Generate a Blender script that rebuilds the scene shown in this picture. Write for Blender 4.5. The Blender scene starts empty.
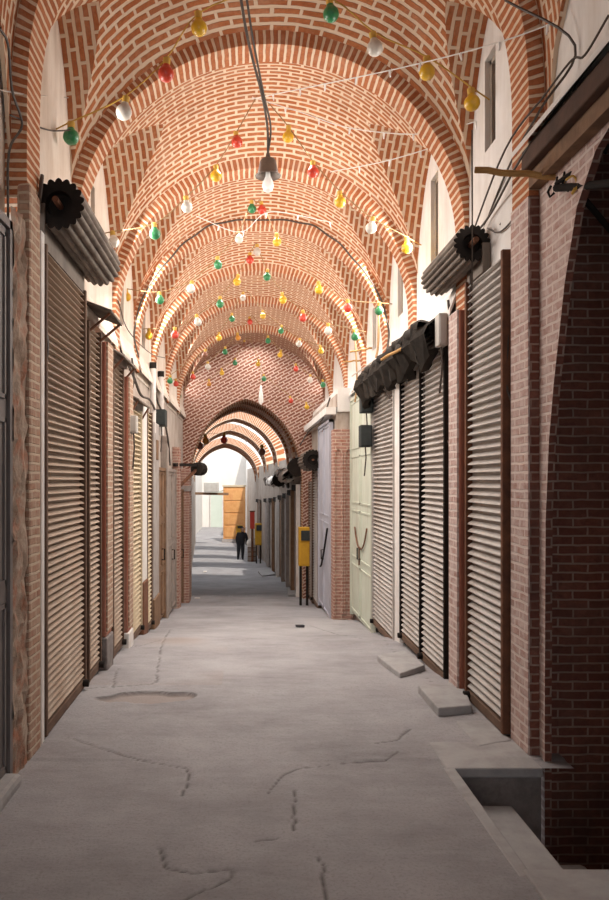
import bpy, bmesh, math, random
import numpy as np
from mathutils import Vector
random.seed(7); rng = np.random.default_rng(7)
PI = math.pi
sc = bpy.context.scene
COL = sc.collection
EYE = 1.75; F = 800.0; CX, CY = 245.0, 480.0
XL, XR = -1.383, 1.80                 # faces of the left and right shop fronts
XC, HW = (XL + XR) / 2, (XR - XL) / 2

# ------------------------------------------------------------------ ground profile (the lane runs gently downhill)
PY = [-6, 7, 9.1, 11.1, 13.46, 16, 19, 22, 28, 36, 48, 70]
PZ = [0, 0, -.12, -.34, -.60, -.82, -1.05, -1.30, -1.60, -1.85, -1.90, -1.90]
def fz(y): return float(np.interp(y, PY, PZ))
def at(u, v, y): return Vector(((u - CX) * y / F, y, EYE + (CY - v) * y / F))
def onR(u, x=XR): return x * F / (u - CX)          # depth at which the right-hand plane X=x is met
def onL(u, x=XL): return x * F / (u - CX)
def ground(u, v):
    y = F * EYE / (v - CY)
    for _ in range(40): y = F * (EYE - fz(y)) / (v - CY)
    return ((u - CX) * y / F, y)

# ------------------------------------------------------------------ materials
def nt(name):
    m = bpy.data.materials.new(name); m.use_nodes = True
    t = m.node_tree; b = t.nodes['Principled BSDF']
    return m, t, b
def node(t, typ, **kw):
    n = t.nodes.new(typ)
    for k, v in kw.items(): setattr(n, k, v)
    return n
def noise(t, vec, scale, detail=4, rough=.6):
    n = node(t, 'ShaderNodeTexNoise'); n.inputs['Scale'].default_value = scale
    n.inputs['Detail'].default_value = detail; n.inputs['Roughness'].default_value = rough
    t.links.new(vec, n.inputs['Vector']); return n.outputs['Fac']
def ramp(t, fac, a, b):
    n = node(t, 'ShaderNodeMapRange'); n.inputs[1].default_value = a; n.inputs[2].default_value = b
    t.links.new(fac, n.inputs[0]); return n.outputs[0]
def mix(t, fac, a, b, mode='MIX'):
    n = node(t, 'ShaderNodeMix', data_type='RGBA', blend_type=mode)
    for s, v in ((n.inputs[0], fac), (n.inputs[6], a), (n.inputs[7], b)):
        if hasattr(v, 'links') or isinstance(v, bpy.types.NodeSocket): t.links.new(v, s)
        elif isinstance(v, (int, float)): s.default_value = v
        else: s.default_value = (*v, 1)
    return n.outputs[2]
def math_(t, op, a, b=None):
    n = node(t, 'ShaderNodeMath', operation=op)
    for i, v in enumerate((a, b)):
        if v is None: continue
        if isinstance(v, bpy.types.NodeSocket): t.links.new(v, n.inputs[i])
        else: n.inputs[i].default_value = v
    return n.outputs[0]
def bump(t, b, h, strength=.5, dist=.01):
    n = node(t, 'ShaderNodeBump'); n.inputs['Strength'].default_value = strength; n.inputs['Distance'].default_value = dist
    t.links.new(h, n.inputs['Height']); t.links.new(n.outputs[0], b.inputs['Normal'])
def scaled(t, vec, s):
    n = node(t, 'ShaderNodeMapping'); n.inputs['Scale'].default_value = s
    t.links.new(vec, n.inputs['Vector']); return n.outputs[0]
def pm(name, c1, c2=None, scale=6, rough=.8, metal=0, bmp=.25, dirt=None, dirt_amt=.5, streak=True, spec=.3):
    """weathered surface: two tones in noise, optional dirt / rust blotches and vertical streaks"""
    m, t, b = nt(name)
    tc = node(t, 'ShaderNodeTexCoord').outputs['Object']
    c2 = c2 or tuple(x * .75 for x in c1)
    n1 = noise(t, tc, scale, 6, .65)
    col = mix(t, ramp(t, n1, .35, .65), c1, c2)
    if dirt:
        v = scaled(t, tc, (1, 1, .18)) if streak else tc
        n2 = noise(t, v, scale * 1.3, 5, .7)
        f = math_(t, 'MULTIPLY', ramp(t, n2, .48, .72), dirt_amt)
        col = mix(t, f, col, dirt)
    t.links.new(col, b.inputs['Base Color'])
    b.inputs['Roughness'].default_value = rough; b.inputs['Metallic'].default_value = metal
    b.inputs['Specular IOR Level'].default_value = spec
    if bmp: bump(t, b, noise(t, tc, scale * 5, 5), bmp, .01)
    return m
def brick(name, c1, c2, mortar, bw=.20, rh=.064, ms=.011, offset=.5, wash=None, wash_amt=0, dist=.0045, bs=.8, shade_tone=None, shade_amt=.0):
    m, t, b = nt(name)
    uv = node(t, 'ShaderNodeTexCoord').outputs['UV']
    nd = node(t, 'ShaderNodeTexNoise'); nd.inputs['Scale'].default_value = 7; nd.inputs['Detail'].default_value = 2
    t.links.new(uv, nd.inputs['Vector'])
    off = node(t, 'ShaderNodeVectorMath', operation='SUBTRACT'); t.links.new(nd.outputs['Color'], off.inputs[0]); off.inputs[1].default_value = (.5, .5, .5)
    scl = node(t, 'ShaderNodeVectorMath', operation='SCALE'); t.links.new(off.outputs[0], scl.inputs[0]); scl.inputs['Scale'].default_value = dist * 4
    add = node(t, 'ShaderNodeVectorMath', operation='ADD'); t.links.new(uv, add.inputs[0]); t.links.new(scl.outputs[0], add.inputs[1])
    br = node(t, 'ShaderNodeTexBrick', offset=offset, offset_frequency=2, squash=1)
    br.inputs['Scale'].default_value = 1; br.inputs['Brick Width'].default_value = bw; br.inputs['Row Height'].default_value = rh
    br.inputs['Mortar Size'].default_value = ms; br.inputs['Mortar Smooth'].default_value = .25; br.inputs['Bias'].default_value = 0
    br.inputs['Color1'].default_value = (*c1, 1); br.inputs['Color2'].default_value = (*c2, 1); br.inputs['Mortar'].default_value = (*mortar, 1)
    t.links.new(add.outputs[0], br.inputs['Vector'])
    n1 = noise(t, uv, 3.1, 5, .7); n2 = noise(t, uv, 26, 4, .7)
    col = mix(t, ramp(t, n2, .3, .75), br.outputs['Color'], tuple(x * .72 for x in c2), 'MIX')
    col = mix(t, br.outputs['Fac'], col, br.outputs['Color'])
    pale = math_(t, 'MULTIPLY', ramp(t, n1, .5, .75), .25)
    col = mix(t, pale, col, mortar)
    if shade_tone:
        n4 = noise(t, uv, 1.3, 5, .65)
        col = mix(t, math_(t, 'MULTIPLY', ramp(t, n4, .42, .7), shade_amt), col, shade_tone)
    if wash:
        n3 = noise(t, uv, 9, 5, .7)
        f = math_(t, 'MULTIPLY', ramp(t, n3, .25, .62), wash_amt)
        col = mix(t, f, col, wash)
    t.links.new(col, b.inputs['Base Color'])
    b.inputs['Roughness'].default_value = .9; b.inputs['Specular IOR Level'].default_value = .15
    h = math_(t, 'ADD', math_(t, 'MULTIPLY', br.outputs['Fac'], -1.0), math_(t, 'MULTIPLY', n2, .5))
    bump(t, b, h, bs, .012)
    return m

M = {}
RED1, RED2, MORT = (.55, .205, .085), (.41, .135, .055), (.70, .53, .385)
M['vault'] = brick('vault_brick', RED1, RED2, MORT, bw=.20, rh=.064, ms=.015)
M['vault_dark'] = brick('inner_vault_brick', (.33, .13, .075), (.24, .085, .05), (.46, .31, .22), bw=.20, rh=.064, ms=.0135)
M['soldier'] = brick('soldier_brick', (.53, .195, .085), (.40, .13, .055), (.70, .53, .385), bw=.60, rh=.058, ms=.0125, offset=0)
M['niche'] = brick('niche_brick', (.25, .095, .065), (.17, .06, .042), (.33, .225, .18), bw=.19, rh=.058, ms=.007, shade_tone=(.07, .045, .04), shade_amt=.6)  # same brick made darker: the alcove's shade is put into the colour
M['pier'] = brick('pier_brick', (.40, .14, .08), (.28, .095, .06), (.52, .37, .29), bw=.19, rh=.058, ms=.009, wash=(.58, .44, .38), wash_amt=.45)
M['washed'] = brick('whitewashed_brick', (.42, .2, .15), (.34, .15, .11), (.66, .54, .48), bw=.19, rh=.06, ms=.010, wash=(.68, .57, .53), wash_amt=.72, bs=1)
M['tan_brick'] = brick('tan_brick', (.42, .21, .12), (.32, .13, .08), (.55, .42, .31), bw=.19, rh=.058, ms=.011, wash=(.5, .4, .31), wash_amt=.6, bs=1)
M['diag'] = brick('tympanum_brick', (.32, .125, .08), (.22, .08, .05), (.55, .40, .33), bw=.20, rh=.066, ms=.014)
M['plaster'] = pm('white_plaster', (.80, .77, .74), (.72, .68, .64), 2.2, .9, 0, .15, (.48, .40, .33), .45)
M['plaster_left'] = pm('cream_plaster', (.74, .66, .58), (.64, .54, .45), 2.2, .9, 0, .2, (.42, .30, .22), .6)
M['plaster_low'] = pm('grimy_plaster', (.52, .45, .39), (.40, .33, .28), 3, .9, 0, .3, (.22, .15, .11), .7)
M['crumble'] = pm('crumbling_plaster', (.48, .38, .30), (.20, .135, .095), 5, .95, 0, 1, (.36, .11, .05), .9, False)
M['tan_metal'] = pm('tan_metal', (.43, .335, .26), (.36, .275, .21), 2, .55, .15, .06, (.27, .16, .09), .5)
M['grey_metal'] = pm('grey_metal', (.52, .485, .455), (.43, .39, .36), 2, .5, .2, .06, (.22, .13, .08), .55)
M['cream_metal'] = pm('cream_metal', (.58, .48, .33), (.52, .42, .29), 2, .6, .1, .06, (.36, .22, .11), .4)
M['drum_metal'] = pm('drum_metal', (.22, .18, .145), (.14, .11, .09), 3, .7, .2, .1, (.045, .033, .027), .7)
M['black'] = pm('black_iron', (.018, .015, .013), (.028, .022, .019), 8, .85, 0, .1, spec=.08)
M['rust'] = pm('rusted_iron', (.20, .085, .045), (.11, .05, .03), 8, .85, .1, .3)
M['rustbar'] = pm('bottom_bar_iron', (.17, .105, .07), (.11, .065, .045), 5, .8, .1, .2)
M['redpaint'] = pm('red_oxide_paint', (.36, .125, .075), (.28, .09, .055), 4, .8, 0, .25, (.42, .29, .23), .6)
M['whitepaint'] = pm('white_paint', (.74, .71, .68), (.66, .61, .57), 5, .7, 0, .15, (.45, .30, .2), .4)
M['greendoor'] = pm('pale_green_paint', (.60, .63, .53), (.54, .57, .47), 2.5, .6, .1, .08, (.36, .30, .22), .45)
M['lilacdoor'] = pm('lilac_grey_paint', (.52, .52, .58), (.45, .45, .51), 2.5, .55, .1, .08, (.33, .29, .28), .4)
M['greydoor'] = pm('dark_grey_paint', (.20, .175, .165), (.15, .13, .125), 3, .6, .2, .1, (.10, .07, .06), .5)
M['wood'] = pm('old_wood', (.26, .15, .085), (.17, .095, .055), 6, .85, 0, .4, (.10, .06, .04), .5)
M['beamwood'] = pm('dark_beam_wood', (.10, .05, .032), (.065, .034, .022), 5, .85, 0, .4)
M['greywood'] = pm('grey_wood', (.36, .30, .26), (.27, .22, .19), 6, .85, 0, .4, (.15, .11, .09), .5)
M['pole'] = pm('yellow_wood', (.46, .26, .09), (.36, .19, .065), 9, .75, 0, .2)
M['concrete'] = pm('step_concrete', (.40, .385, .38), (.33, .315, .31), 5, .9, 0, .35, (.22, .2, .19), .4, False)
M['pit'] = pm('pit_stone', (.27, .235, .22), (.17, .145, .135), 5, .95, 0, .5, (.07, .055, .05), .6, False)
M['stone'] = pm('grey_stone', (.40, .36, .34), (.31, .27, .25), 5, .9, 0, .4, (.2, .15, .12), .5)
M['yellow'] = pm('yellow_box_paint', (.62, .34, .025), (.52, .27, .02), 5, .55, 0, .05, (.25, .13, .04), .3)
M['redsign'] = pm('red_panel_paint', (.50, .05, .03), (.42, .04, .025), 5, .5, 0, .02)
M['orange'] = pm('orange_board', (.68, .36, .14), (.58, .27, .09), 3, .6, 0, .05, (.55, .2, .09), .5)
M['cloth'] = pm('dusty_white_cloth', (.66, .61, .56), (.52, .46, .41), 7, .9, 0, .3)
M['tarp'] = pm('black_tarp', (.020, .017, .015), (.040, .032, .026), 7, .9, 0, .4, spec=.08)
M['cable'] = pm('dark_cable', (.06, .045, .038), (.09, .07, .055), 9, .6, 0, 0)
M['palecable'] = pm('pale_cable', (.55, .48, .42), (.48, .41, .35), 9, .6, 0, 0)
M['whitewire'] = pm('white_wire', (.80, .77, .72), (.74, .70, .66), 9, .6, 0, 0)
M['yellowcord'] = pm('yellow_cord', (.60, .36, .07), (.50, .29, .06), 9, .7, 0, 0)
M['browncord'] = pm('brown_cord', (.36, .22, .10), (.28, .17, .08), 9, .7, 0, 0)
M['greybox'] = pm('grey_plastic', (.50, .47, .43), (.44, .41, .37), 6, .6, 0, .03, (.3, .2, .14), .3)
M['greenbox'] = pm('green_grey_box', (.045, .05, .048), (.03, .034, .033), 6, .7, 0, .03, spec=.15)
M['shade'] = pm('lamp_shade_metal', (.16, .125, .10), (.12, .09, .075), 9, .5, .4, .05)
M['skin'] = pm('skin', (.42, .25, .17), (.40, .23, .16), 9, .6, 0, 0)
M['blackcloth'] = pm('black_cloth', (.018, .018, .022), (.028, .027, .032), 9, .9, 0, .1)
M['hair'] = pm('dark_hair', (.02, .016, .014), (.03, .024, .02), 20, .7, 0, .1)
M['farwall'] = pm('pale_wall', (.78, .74, .70), (.72, .68, .64), .8, .9, 0, .05)
M['fargreen'] = pm('pale_green_shutter', (.60, .66, .58), (.55, .60, .53), 1, .7, 0, .05)
M['reveal'] = pm('window_reveal', (.42, .36, .30), (.34, .28, .23), 6, .85, 0, .2)
for nm, c in dict(green=(.025, .21, .075), red=(.60, .05, .025), yellow=(.70, .40, .02), white=(.62, .57, .50), orange=(.62, .25, .03), brown=(.25, .09, .05)).items():
    M['bulb_' + nm] = pm('bulb_' + nm, c, tuple(x * .85 for x in c), 30, .3, 0, 0, (.4, .3, .22), .18, False, .5)
def lamp_glass():
    m, t, b = nt('opal_glass'); b.inputs['Base Color'].default_value = (.9, .88, .84, 1); b.inputs['Roughness'].default_value = .15
    return m
M['opal'] = lamp_glass()
def pane():
    m, t, b = nt('dusty_pane'); tc = node(t, 'ShaderNodeTexCoord').outputs['Object']
    t.links.new(mix(t, noise(t, tc, 8), (.30, .30, .30), (.20, .20, .21)), b.inputs['Base Color']); b.inputs['Roughness'].default_value = .2
    return m
M['pane'] = pane()
def floor_mat():
    m, t, b = nt('lane_concrete'); tc = node(t, 'ShaderNodeTexCoord').outputs['Object']
    n1 = noise(t, tc, 1.1, 6, .65); n2 = noise(t, scaled(t, tc, (.5, 1.4, 1)), 5, 8, .8); n3 = noise(t, tc, 60, 4, .7)
    c = mix(t, ramp(t, n1, .35, .68), (.345, .33, .335), (.215, .20, .205))
    c = mix(t, math_(t, 'MULTIPLY', ramp(t, n2, .42, .66), .5), c, (.385, .372, .378))
    c = mix(t, math_(t, 'MULTIPLY', ramp(t, n3, .5, .72), .5), c, (.16, .14, .135))
    a = node(t, 'ShaderNodeAttribute', attribute_name='crack')
    c = mix(t, a.outputs['Fac'], c, (.045, .038, .034))
    a2 = node(t, 'ShaderNodeAttribute', attribute_name='patch')
    c = mix(t, math_(t, 'MULTIPLY', a2.outputs['Fac'], .55), c, (.30, .235, .20))
    t.links.new(c, b.inputs['Base Color']); b.inputs['Roughness'].default_value = .82; b.inputs['Specular IOR Level'].default_value = .25
    bump(t, b, math_(t, 'ADD', n3, math_(t, 'MULTIPLY', n2, 1.5)), .35, .01)
    return m
M['floor'] = floor_mat()

# ------------------------------------------------------------------ mesh building
class MB:
    def __init__(s): s.v = []; s.f = []; s.uv = {}
    def add(s, vs, fs, uvs=None):
        o = len(s.v); s.v += [tuple(p) for p in vs]
        for i, f in enumerate(fs):
            if uvs: s.uv[len(s.f)] = [uvs[k] for k in f]
            s.f.append([o + k for k in f])
        return s
    def box(s, x0, x1, y0, y1, z0, z1):
        if x0 > x1: x0, x1 = x1, x0
        return s.add([(x0,y0,z0),(x1,y0,z0),(x1,y1,z0),(x0,y1,z0),(x0,y0,z1),(x1,y0,z1),(x1,y1,z1),(x0,y1,z1)],
                     [(0,3,2,1),(4,5,6,7),(0,1,5,4),(1,2,6,5),(2,3,7,6),(3,0,4,7)])
    def bar(s, p, q, w, h=None, up=(0,0,1)):
        p, q = Vector(p), Vector(q); h = h or w; d = (q - p).normalized(); up = Vector(up)
        if abs(d.dot(up)) > .95: up = Vector((1,0,0))
        a = d.cross(up).normalized() * w / 2; c = a.cross(d).normalized() * h / 2
        vs = [e + i * a + j * c for e in (p, q) for i, j in ((-1,-1),(1,-1),(1,1),(-1,1))]
        return s.add(vs, [(3,2,1,0),(4,5,6,7),(0,1,5,4),(1,2,6,5),(2,3,7,6),(3,0,4,7)])
    def tube(s, pts, r, n=6, r1=None):
        pts = [Vector(p) for p in pts]; N = len(pts); vs = []; prev = None
        for i, p in enumerate(pts):
            d = (pts[min(i+1, N-1)] - pts[max(i-1, 0)])
            d = d.normalized() if d.length > 1e-9 else Vector((0,0,1))
            if prev is None:
                a = d.cross(Vector((0,0,1)));  a = a if a.length > .05 else d.cross(Vector((1,0,0)))
            else: a = prev - d * prev.dot(d)
            a.normalize(); prev = a; c = d.cross(a)
            rr = r if r1 is None else r + (r1 - r) * i / (N - 1)
            vs += [p + rr * (math.cos(k*2*PI/n) * a + math.sin(k*2*PI/n) * c) for k in range(n)]
        fs = [(i*n+k, i*n+(k+1)%n, (i+1)*n+(k+1)%n, (i+1)*n+k) for i in range(N-1) for k in range(n)]
        fs += [tuple(range(n))[::-1], tuple((N-1)*n+k for k in range(n))]
        return s.add(vs, fs)
    def lathe(s, prof, c=(0,0,0), n=14, flute=None):
        c = Vector(c); vs = []
        for r, z in prof: vs += [c + Vector((r*math.cos(k*2*PI/n), r*math.sin(k*2*PI/n), z)) for k in range(n)]
        L = len(prof)
        fs = [(i*n+k, i*n+(k+1)%n, (i+1)*n+(k+1)%n, (i+1)*n+k) for i in range(L-1) for k in range(n)]
        fs += [tuple(range(n))[::-1], tuple((L-1)*n+k for k in range(n))]
        return s.add(vs, fs)
    def grid(s, P, UV=None, flip=False):
        """P: array (a,b,3)"""
        a, b = len(P), len(P[0]); vs = [tuple(P[i][j]) for i in range(a) for j in range(b)]
        fs = [(i*b+j, i*b+j+1, (i+1)*b+j+1, (i+1)*b+j) for i in range(a-1) for j in range(b-1)]
        if flip: fs = [f[::-1] for f in fs]
        return s.add(vs, fs, [tuple(UV[i][j]) for i in range(a) for j in range(b)] if UV is not None else None)
    def rough(s, amp):
        s.v = [(x + random.uniform(-amp, amp), y + random.uniform(-amp, amp), z + random.uniform(-amp, amp)) for x, y, z in s.v]; return s
    def build(s, name, m, parent=None, org=None, smooth=False, bevel=0, base=False):
        vs = np.array(s.v, dtype=float)
        if parent is not None: org = ORG[parent.name]
        elif org is None:
            org = ((vs[:,0].min()+vs[:,0].max())/2, (vs[:,1].min()+vs[:,1].max())/2, vs[:,2].min()) if base else (0,0,0)
        me = bpy.data.meshes.new(name)
        me.from_pydata([tuple(p) for p in vs - np.array(org)], [], s.f)
        ul = me.uv_layers.new(name='UVMap'); co = vs
        data = np.zeros(len(me.loops) * 2)
        for pi, p in enumerate(me.polygons):
            if pi in s.uv: uv = s.uv[pi]
            else:
                n = p.normal; ax = max(range(3), key=lambda k: abs(n[k])); i, j = ((1,2),(0,2),(0,1))[ax]
                uv = [(co[k][i], co[k][j]) for k in s.f[pi]]
            for q, li in enumerate(p.loop_indices): data[2*li], data[2*li+1] = uv[q]
        ul.data.foreach_set('uv', data)
        me.materials.append(M[m] if isinstance(m, str) else m)
        if smooth:
            me.polygons.foreach_set('use_smooth', [True] * len(me.polygons)); me.set_sharp_from_angle(angle=math.radians(40))
        o = bpy.data.objects.new(name, me); COL.objects.link(o)
        if parent is not None: o.parent = parent
        else: o.location = org
        ORG[o.name] = tuple(org)
        if bevel:
            b = o.modifiers.new('edge', 'BEVEL'); b.width = bevel; b.segments = 2; b.limit_method = 'ANGLE'
        return o
ORG = {}
def tag(o, label, cat, group=None):
    o['label'] = label; o['category'] = cat
    if group: o['group'] = group
    return o
def thing(name, label, cat, loc, group=None):
    o = bpy.data.objects.new(name, None); o.empty_display_size = .1; COL.objects.link(o); o.location = loc
    ORG[o.name] = tuple(loc); return tag(o, label, cat, group)
def struct(o): o['kind'] = 'structure'; return o
def box(x0, x1, y0, y1, z0, z1): return MB().box(x0, x1, y0, y1, z0, z1)
def sag(p, q, d, n=14):
    p, q = Vector(p), Vector(q)
    return [p.lerp(q, i/n) - Vector((0, 0, d * 4 * (i/n) * (1 - i/n))) for i in range(n+1)]
def smoothpts(pts, k=5):
    """Catmull-Rom through the points"""
    P = [Vector(p) for p in pts]; P = [2*P[0]-P[1]] + P + [2*P[-1]-P[-2]]; out = []
    for i in range(1, len(P)-2):
        for j in range(k):
            t = j/k; a, b, c, d = P[i-1:i+3]
            out.append(.5*((2*b) + (c-a)*t + (2*a-5*b+4*c-d)*t*t + (3*b-a-3*c+d)*t**3))
    return out + [P[-2]]

# ------------------------------------------------------------------ camera
cd = bpy.data.cameras.new('camera'); cam = bpy.data.objects.new('camera', cd); COL.objects.link(cam)
cam.location = (0, 0, EYE); cam.rotation_euler = (PI/2, 0, 0)
cd.sensor_width = 36; cd.lens = 36 * F / 900; cd.shift_x = (304.5 - CX) / 900; cd.shift_y = (CY - 450) / 900
cd.clip_end = 300
sc.camera = cam

# ------------------------------------------------------------------ floor of the lane, with its cracks and sunken patch
cracks = [[(68,738),(95,748),(140,760),(185,768),(190,775),(182,795)], [(160,848),(166,868),(190,872),(235,870),(228,880),(185,899)],
          [(268,793),(282,775),(300,768),(340,763),(385,760),(398,752)], [(375,744),(400,740),(410,730)], [(318,858),(324,866),(322,880),(327,899)],
          [(295,790),(294,830)], [(170,628),(160,650),(156,683)], [(100,643),(140,645),(160,640)], [(92,664),(130,663),(158,660)],
          [(112,690),(118,668)], [(85,690),(150,685),(156,683)], [(362,640),(330,630),(310,626)], [(256,840),(280,838)],
          [(440,690),(410,664),(380,640)], [(470,745),(500,738)], [(168,610),(215,604),(260,607)], [(190,634),(240,640),(300,636)]]
cr_world = []
for c in cracks:
    p = [ground(*q) for q in c]; pts = []
    for a, b in zip(p, p[1:]):
        n = max(2, int(math.hypot(b[0]-a[0], b[1]-a[1]) / .05))
        pts += [(a[0]+(b[0]-a[0])*i/n, a[1]+(b[1]-a[1])*i/n) for i in range(n)]
    pts.append(p[-1]); pts = np.array(pts); pts[1:-1] += rng.normal(0, .006, pts[1:-1].shape); cr_world.append(pts)
def vnoise(X, Y, s, seed):
    r = np.random.default_rng(seed); G = r.random((64, 64)); x, y = X / s + 1000, Y / s + 1000
    i, j = np.floor(x).astype(int), np.floor(y).astype(int); a, b = x - i, y - j; a = a*a*(3-2*a); b = b*b*(3-2*b)
    g = lambda p, q: G[p % 64, q % 64]
    return g(i,j)*(1-a)*(1-b) + g(i+1,j)*a*(1-b) + g(i,j+1)*(1-a)*b + g(i+1,j+1)*a*b - .5
PX0, PY0, PY1 = 1.22, 3.58, 4.86        # stairwell at the side of the lane
def floor_part(xs, ys, skip=True):
    X, Y = np.meshgrid(xs, ys); d = np.full(X.shape, 9.0)
    for pts in cr_world:
        lo, hi = pts.min(0) - .1, pts.max(0) + .1
        m = (X > lo[0]) & (X < hi[0]) & (Y > lo[1]) & (Y < hi[1])
        if not m.any(): continue
        px, py = X[m], Y[m]; best = np.full(px.shape, 9.0)
        for (ax, ay), (bx, by) in zip(pts[:-1], pts[1:]):
            L = (bx-ax)**2 + (by-ay)**2 + 1e-12; t = np.clip(((px-ax)*(bx-ax) + (py-ay)*(by-ay))/L, 0, 1)
            best = np.minimum(best, np.hypot(px-ax-t*(bx-ax), py-ay-t*(by-ay)))
        d[m] = np.minimum(d[m], best)
    wd = .0075 + .009 * vnoise(X, Y, .15, 3)
    cr = np.clip(1.25 - d / np.maximum(wd, .004), 0, 1)
    ex, ey = (X + .74) / .40, (Y - 6.42 - .05*(X+.7)) / .17
    e = np.hypot(ex, ey) + vnoise(X, Y, .12, 5) * .5
    hole = np.clip((1.0 - e) / .10, 0, 1); rim = np.clip(1 - abs(e - .98) / .09, 0, 1) * (Y > 6.4) * 1.0
    Z = np.interp(Y, PY, PZ) + vnoise(X, Y, 1.6, 1) * .035 * (Y > 5) + vnoise(X, Y, .35, 2) * .008 - cr * .010 - hole * .03
    Z += np.where(Y > 9, .018 * np.sin(Y * 2.1 + X * .4) , 0)
    pt = np.clip(vnoise(X, Y, .8, 8) * 2.2, 0, 1) * (X < -.2) * (Y > 6.8) * (Y < 11)
    pt = np.maximum(pt, hole); cr = np.maximum(cr * .75, rim * .8)
    return X, Y, Z, cr, pt
def floor_mesh():
    def lin(a, b, s): return list(np.linspace(a, b, max(2, int(round((b-a)/s))+1)))
    xs = np.array(sorted(set(np.round(lin(-1.9, PX0, .016) + lin(PX0, 2.0, .03), 4))))
    ys = np.array(sorted(set(np.round(lin(2.6, PY0, .016) + lin(PY0, PY1, .016) + lin(PY1, 9, .018) + lin(9, 14, .04) + lin(14, 20, .1), 4))))
    X, Y, Z, cr, pt = floor_part(xs, ys)
    ny, nx = X.shape; idx = np.arange(ny*nx).reshape(ny, nx)
    q = np.stack([idx[:-1,:-1], idx[:-1,1:], idx[1:,1:], idx[1:,:-1]], -1).reshape(-1, 4)
    cxm = (X[:-1,:-1] + X[1:,1:]).ravel()/2; cym = (Y[:-1,:-1] + Y[1:,1:]).ravel()/2
    q = q[~((cxm > PX0) & (cym > PY0) & (cym < PY1))]
    xs2 = np.linspace(-4.5, 2.0, 30); ys2 = np.linspace(20, 66, 120)
    X2, Y2, Z2, c2, p2 = floor_part(xs2, ys2); n2y, n2x = X2.shape; id2 = np.arange(n2y*n2x).reshape(n2y, n2x) + ny*nx
    q2 = np.stack([id2[:-1,:-1], id2[:-1,1:], id2[1:,1:], id2[1:,:-1]], -1).reshape(-1, 4)
    base = ny*nx + n2y*n2x
    V = np.concatenate([np.stack([X, Y, Z], -1).reshape(-1, 3), np.stack([X2, Y2, Z2], -1).reshape(-1, 3), [[-1.9,-6,0],[2.0,-6,0],[2.0,2.6,0],[-1.9,2.6,0]]])
    Q = np.concatenate([q, q2, [[base, base+1, base+2, base+3]]])
    me = bpy.data.meshes.new('floor'); me.vertices.add(len(V)); me.vertices.foreach_set('co', V.ravel())
    me.loops.add(Q.size); me.loops.foreach_set('vertex_index', Q.ravel().astype(np.int32))
    me.polygons.add(len(Q)); me.polygons.foreach_set('loop_start', np.arange(0, Q.size, 4, dtype=np.int32)); me.polygons.foreach_set('use_smooth', [True]*len(Q))
    me.update(calc_edges=True)
    for nm, arr in (('crack', np.concatenate([cr.ravel(), c2.ravel()*0, np.zeros(4)])), ('patch', np.concatenate([pt.ravel(), p2.ravel()*0, np.zeros(4)]))):
        at_ = me.attributes.new(nm, 'FLOAT', 'POINT'); at_.data.foreach_set('value', arr.astype(np.float32))
    me.materials.append(M['floor']); o = bpy.data.objects.new('floor', me); COL.objects.link(o); struct(o)
floor_mesh()
# stairwell: dark walls, treads and the kerb along its edge
b = MB(); b.box(PX0-.06, PX0, PY0, PY1, -1.2, -.03); b.box(PX0-.06, 1.80, PY1, PY1+.24, -1.2, -.045); b.box(PX0, 3.2, PY0-.1, PY0, -1.2, -.06); b.box(PX0, 3.3, PY0, 5.1, -1.3, -1.2)
struct(b.build('trim_stairwell', 'pit'))
tag(box(PX0-.012, PX0+.05, PY0-.06, PY1, -.16, .006).rough(.004).build('kerb_stone', 'concrete', base=True, bevel=.008), 'narrow pale kerb strip along the edge of the stairwell', 'kerb')
tag(box(PX0+.05, 1.60, PY0+.1, PY1-.06, -.42, -.20).build('stair_step', 'concrete', base=True, bevel=.012), 'upper grey stone step in the sunken stairwell', 'step', )
tag(box(1.61, 1.95, PY0+.05, 4.6, -.8, -.45).build('stair_step', 'pit', base=True, bevel=.03), 'lower darker stone step in the sunken stairwell', 'step')
tag(box(1.24, 2.5, 2.7, PY0, -.14, .012).build('paving_slab', 'concrete', base=True, bevel=.012), 'wide grey slab at the near end of the stairwell', 'slab')
tag(MB().box(1.215, 1.80, PY1-.03, 5.32, -.05, .010).build('paving_slab', 'concrete', base=True, bevel=.01), 'pale worn slab edging the far side of the stairwell', 'slab')

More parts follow.
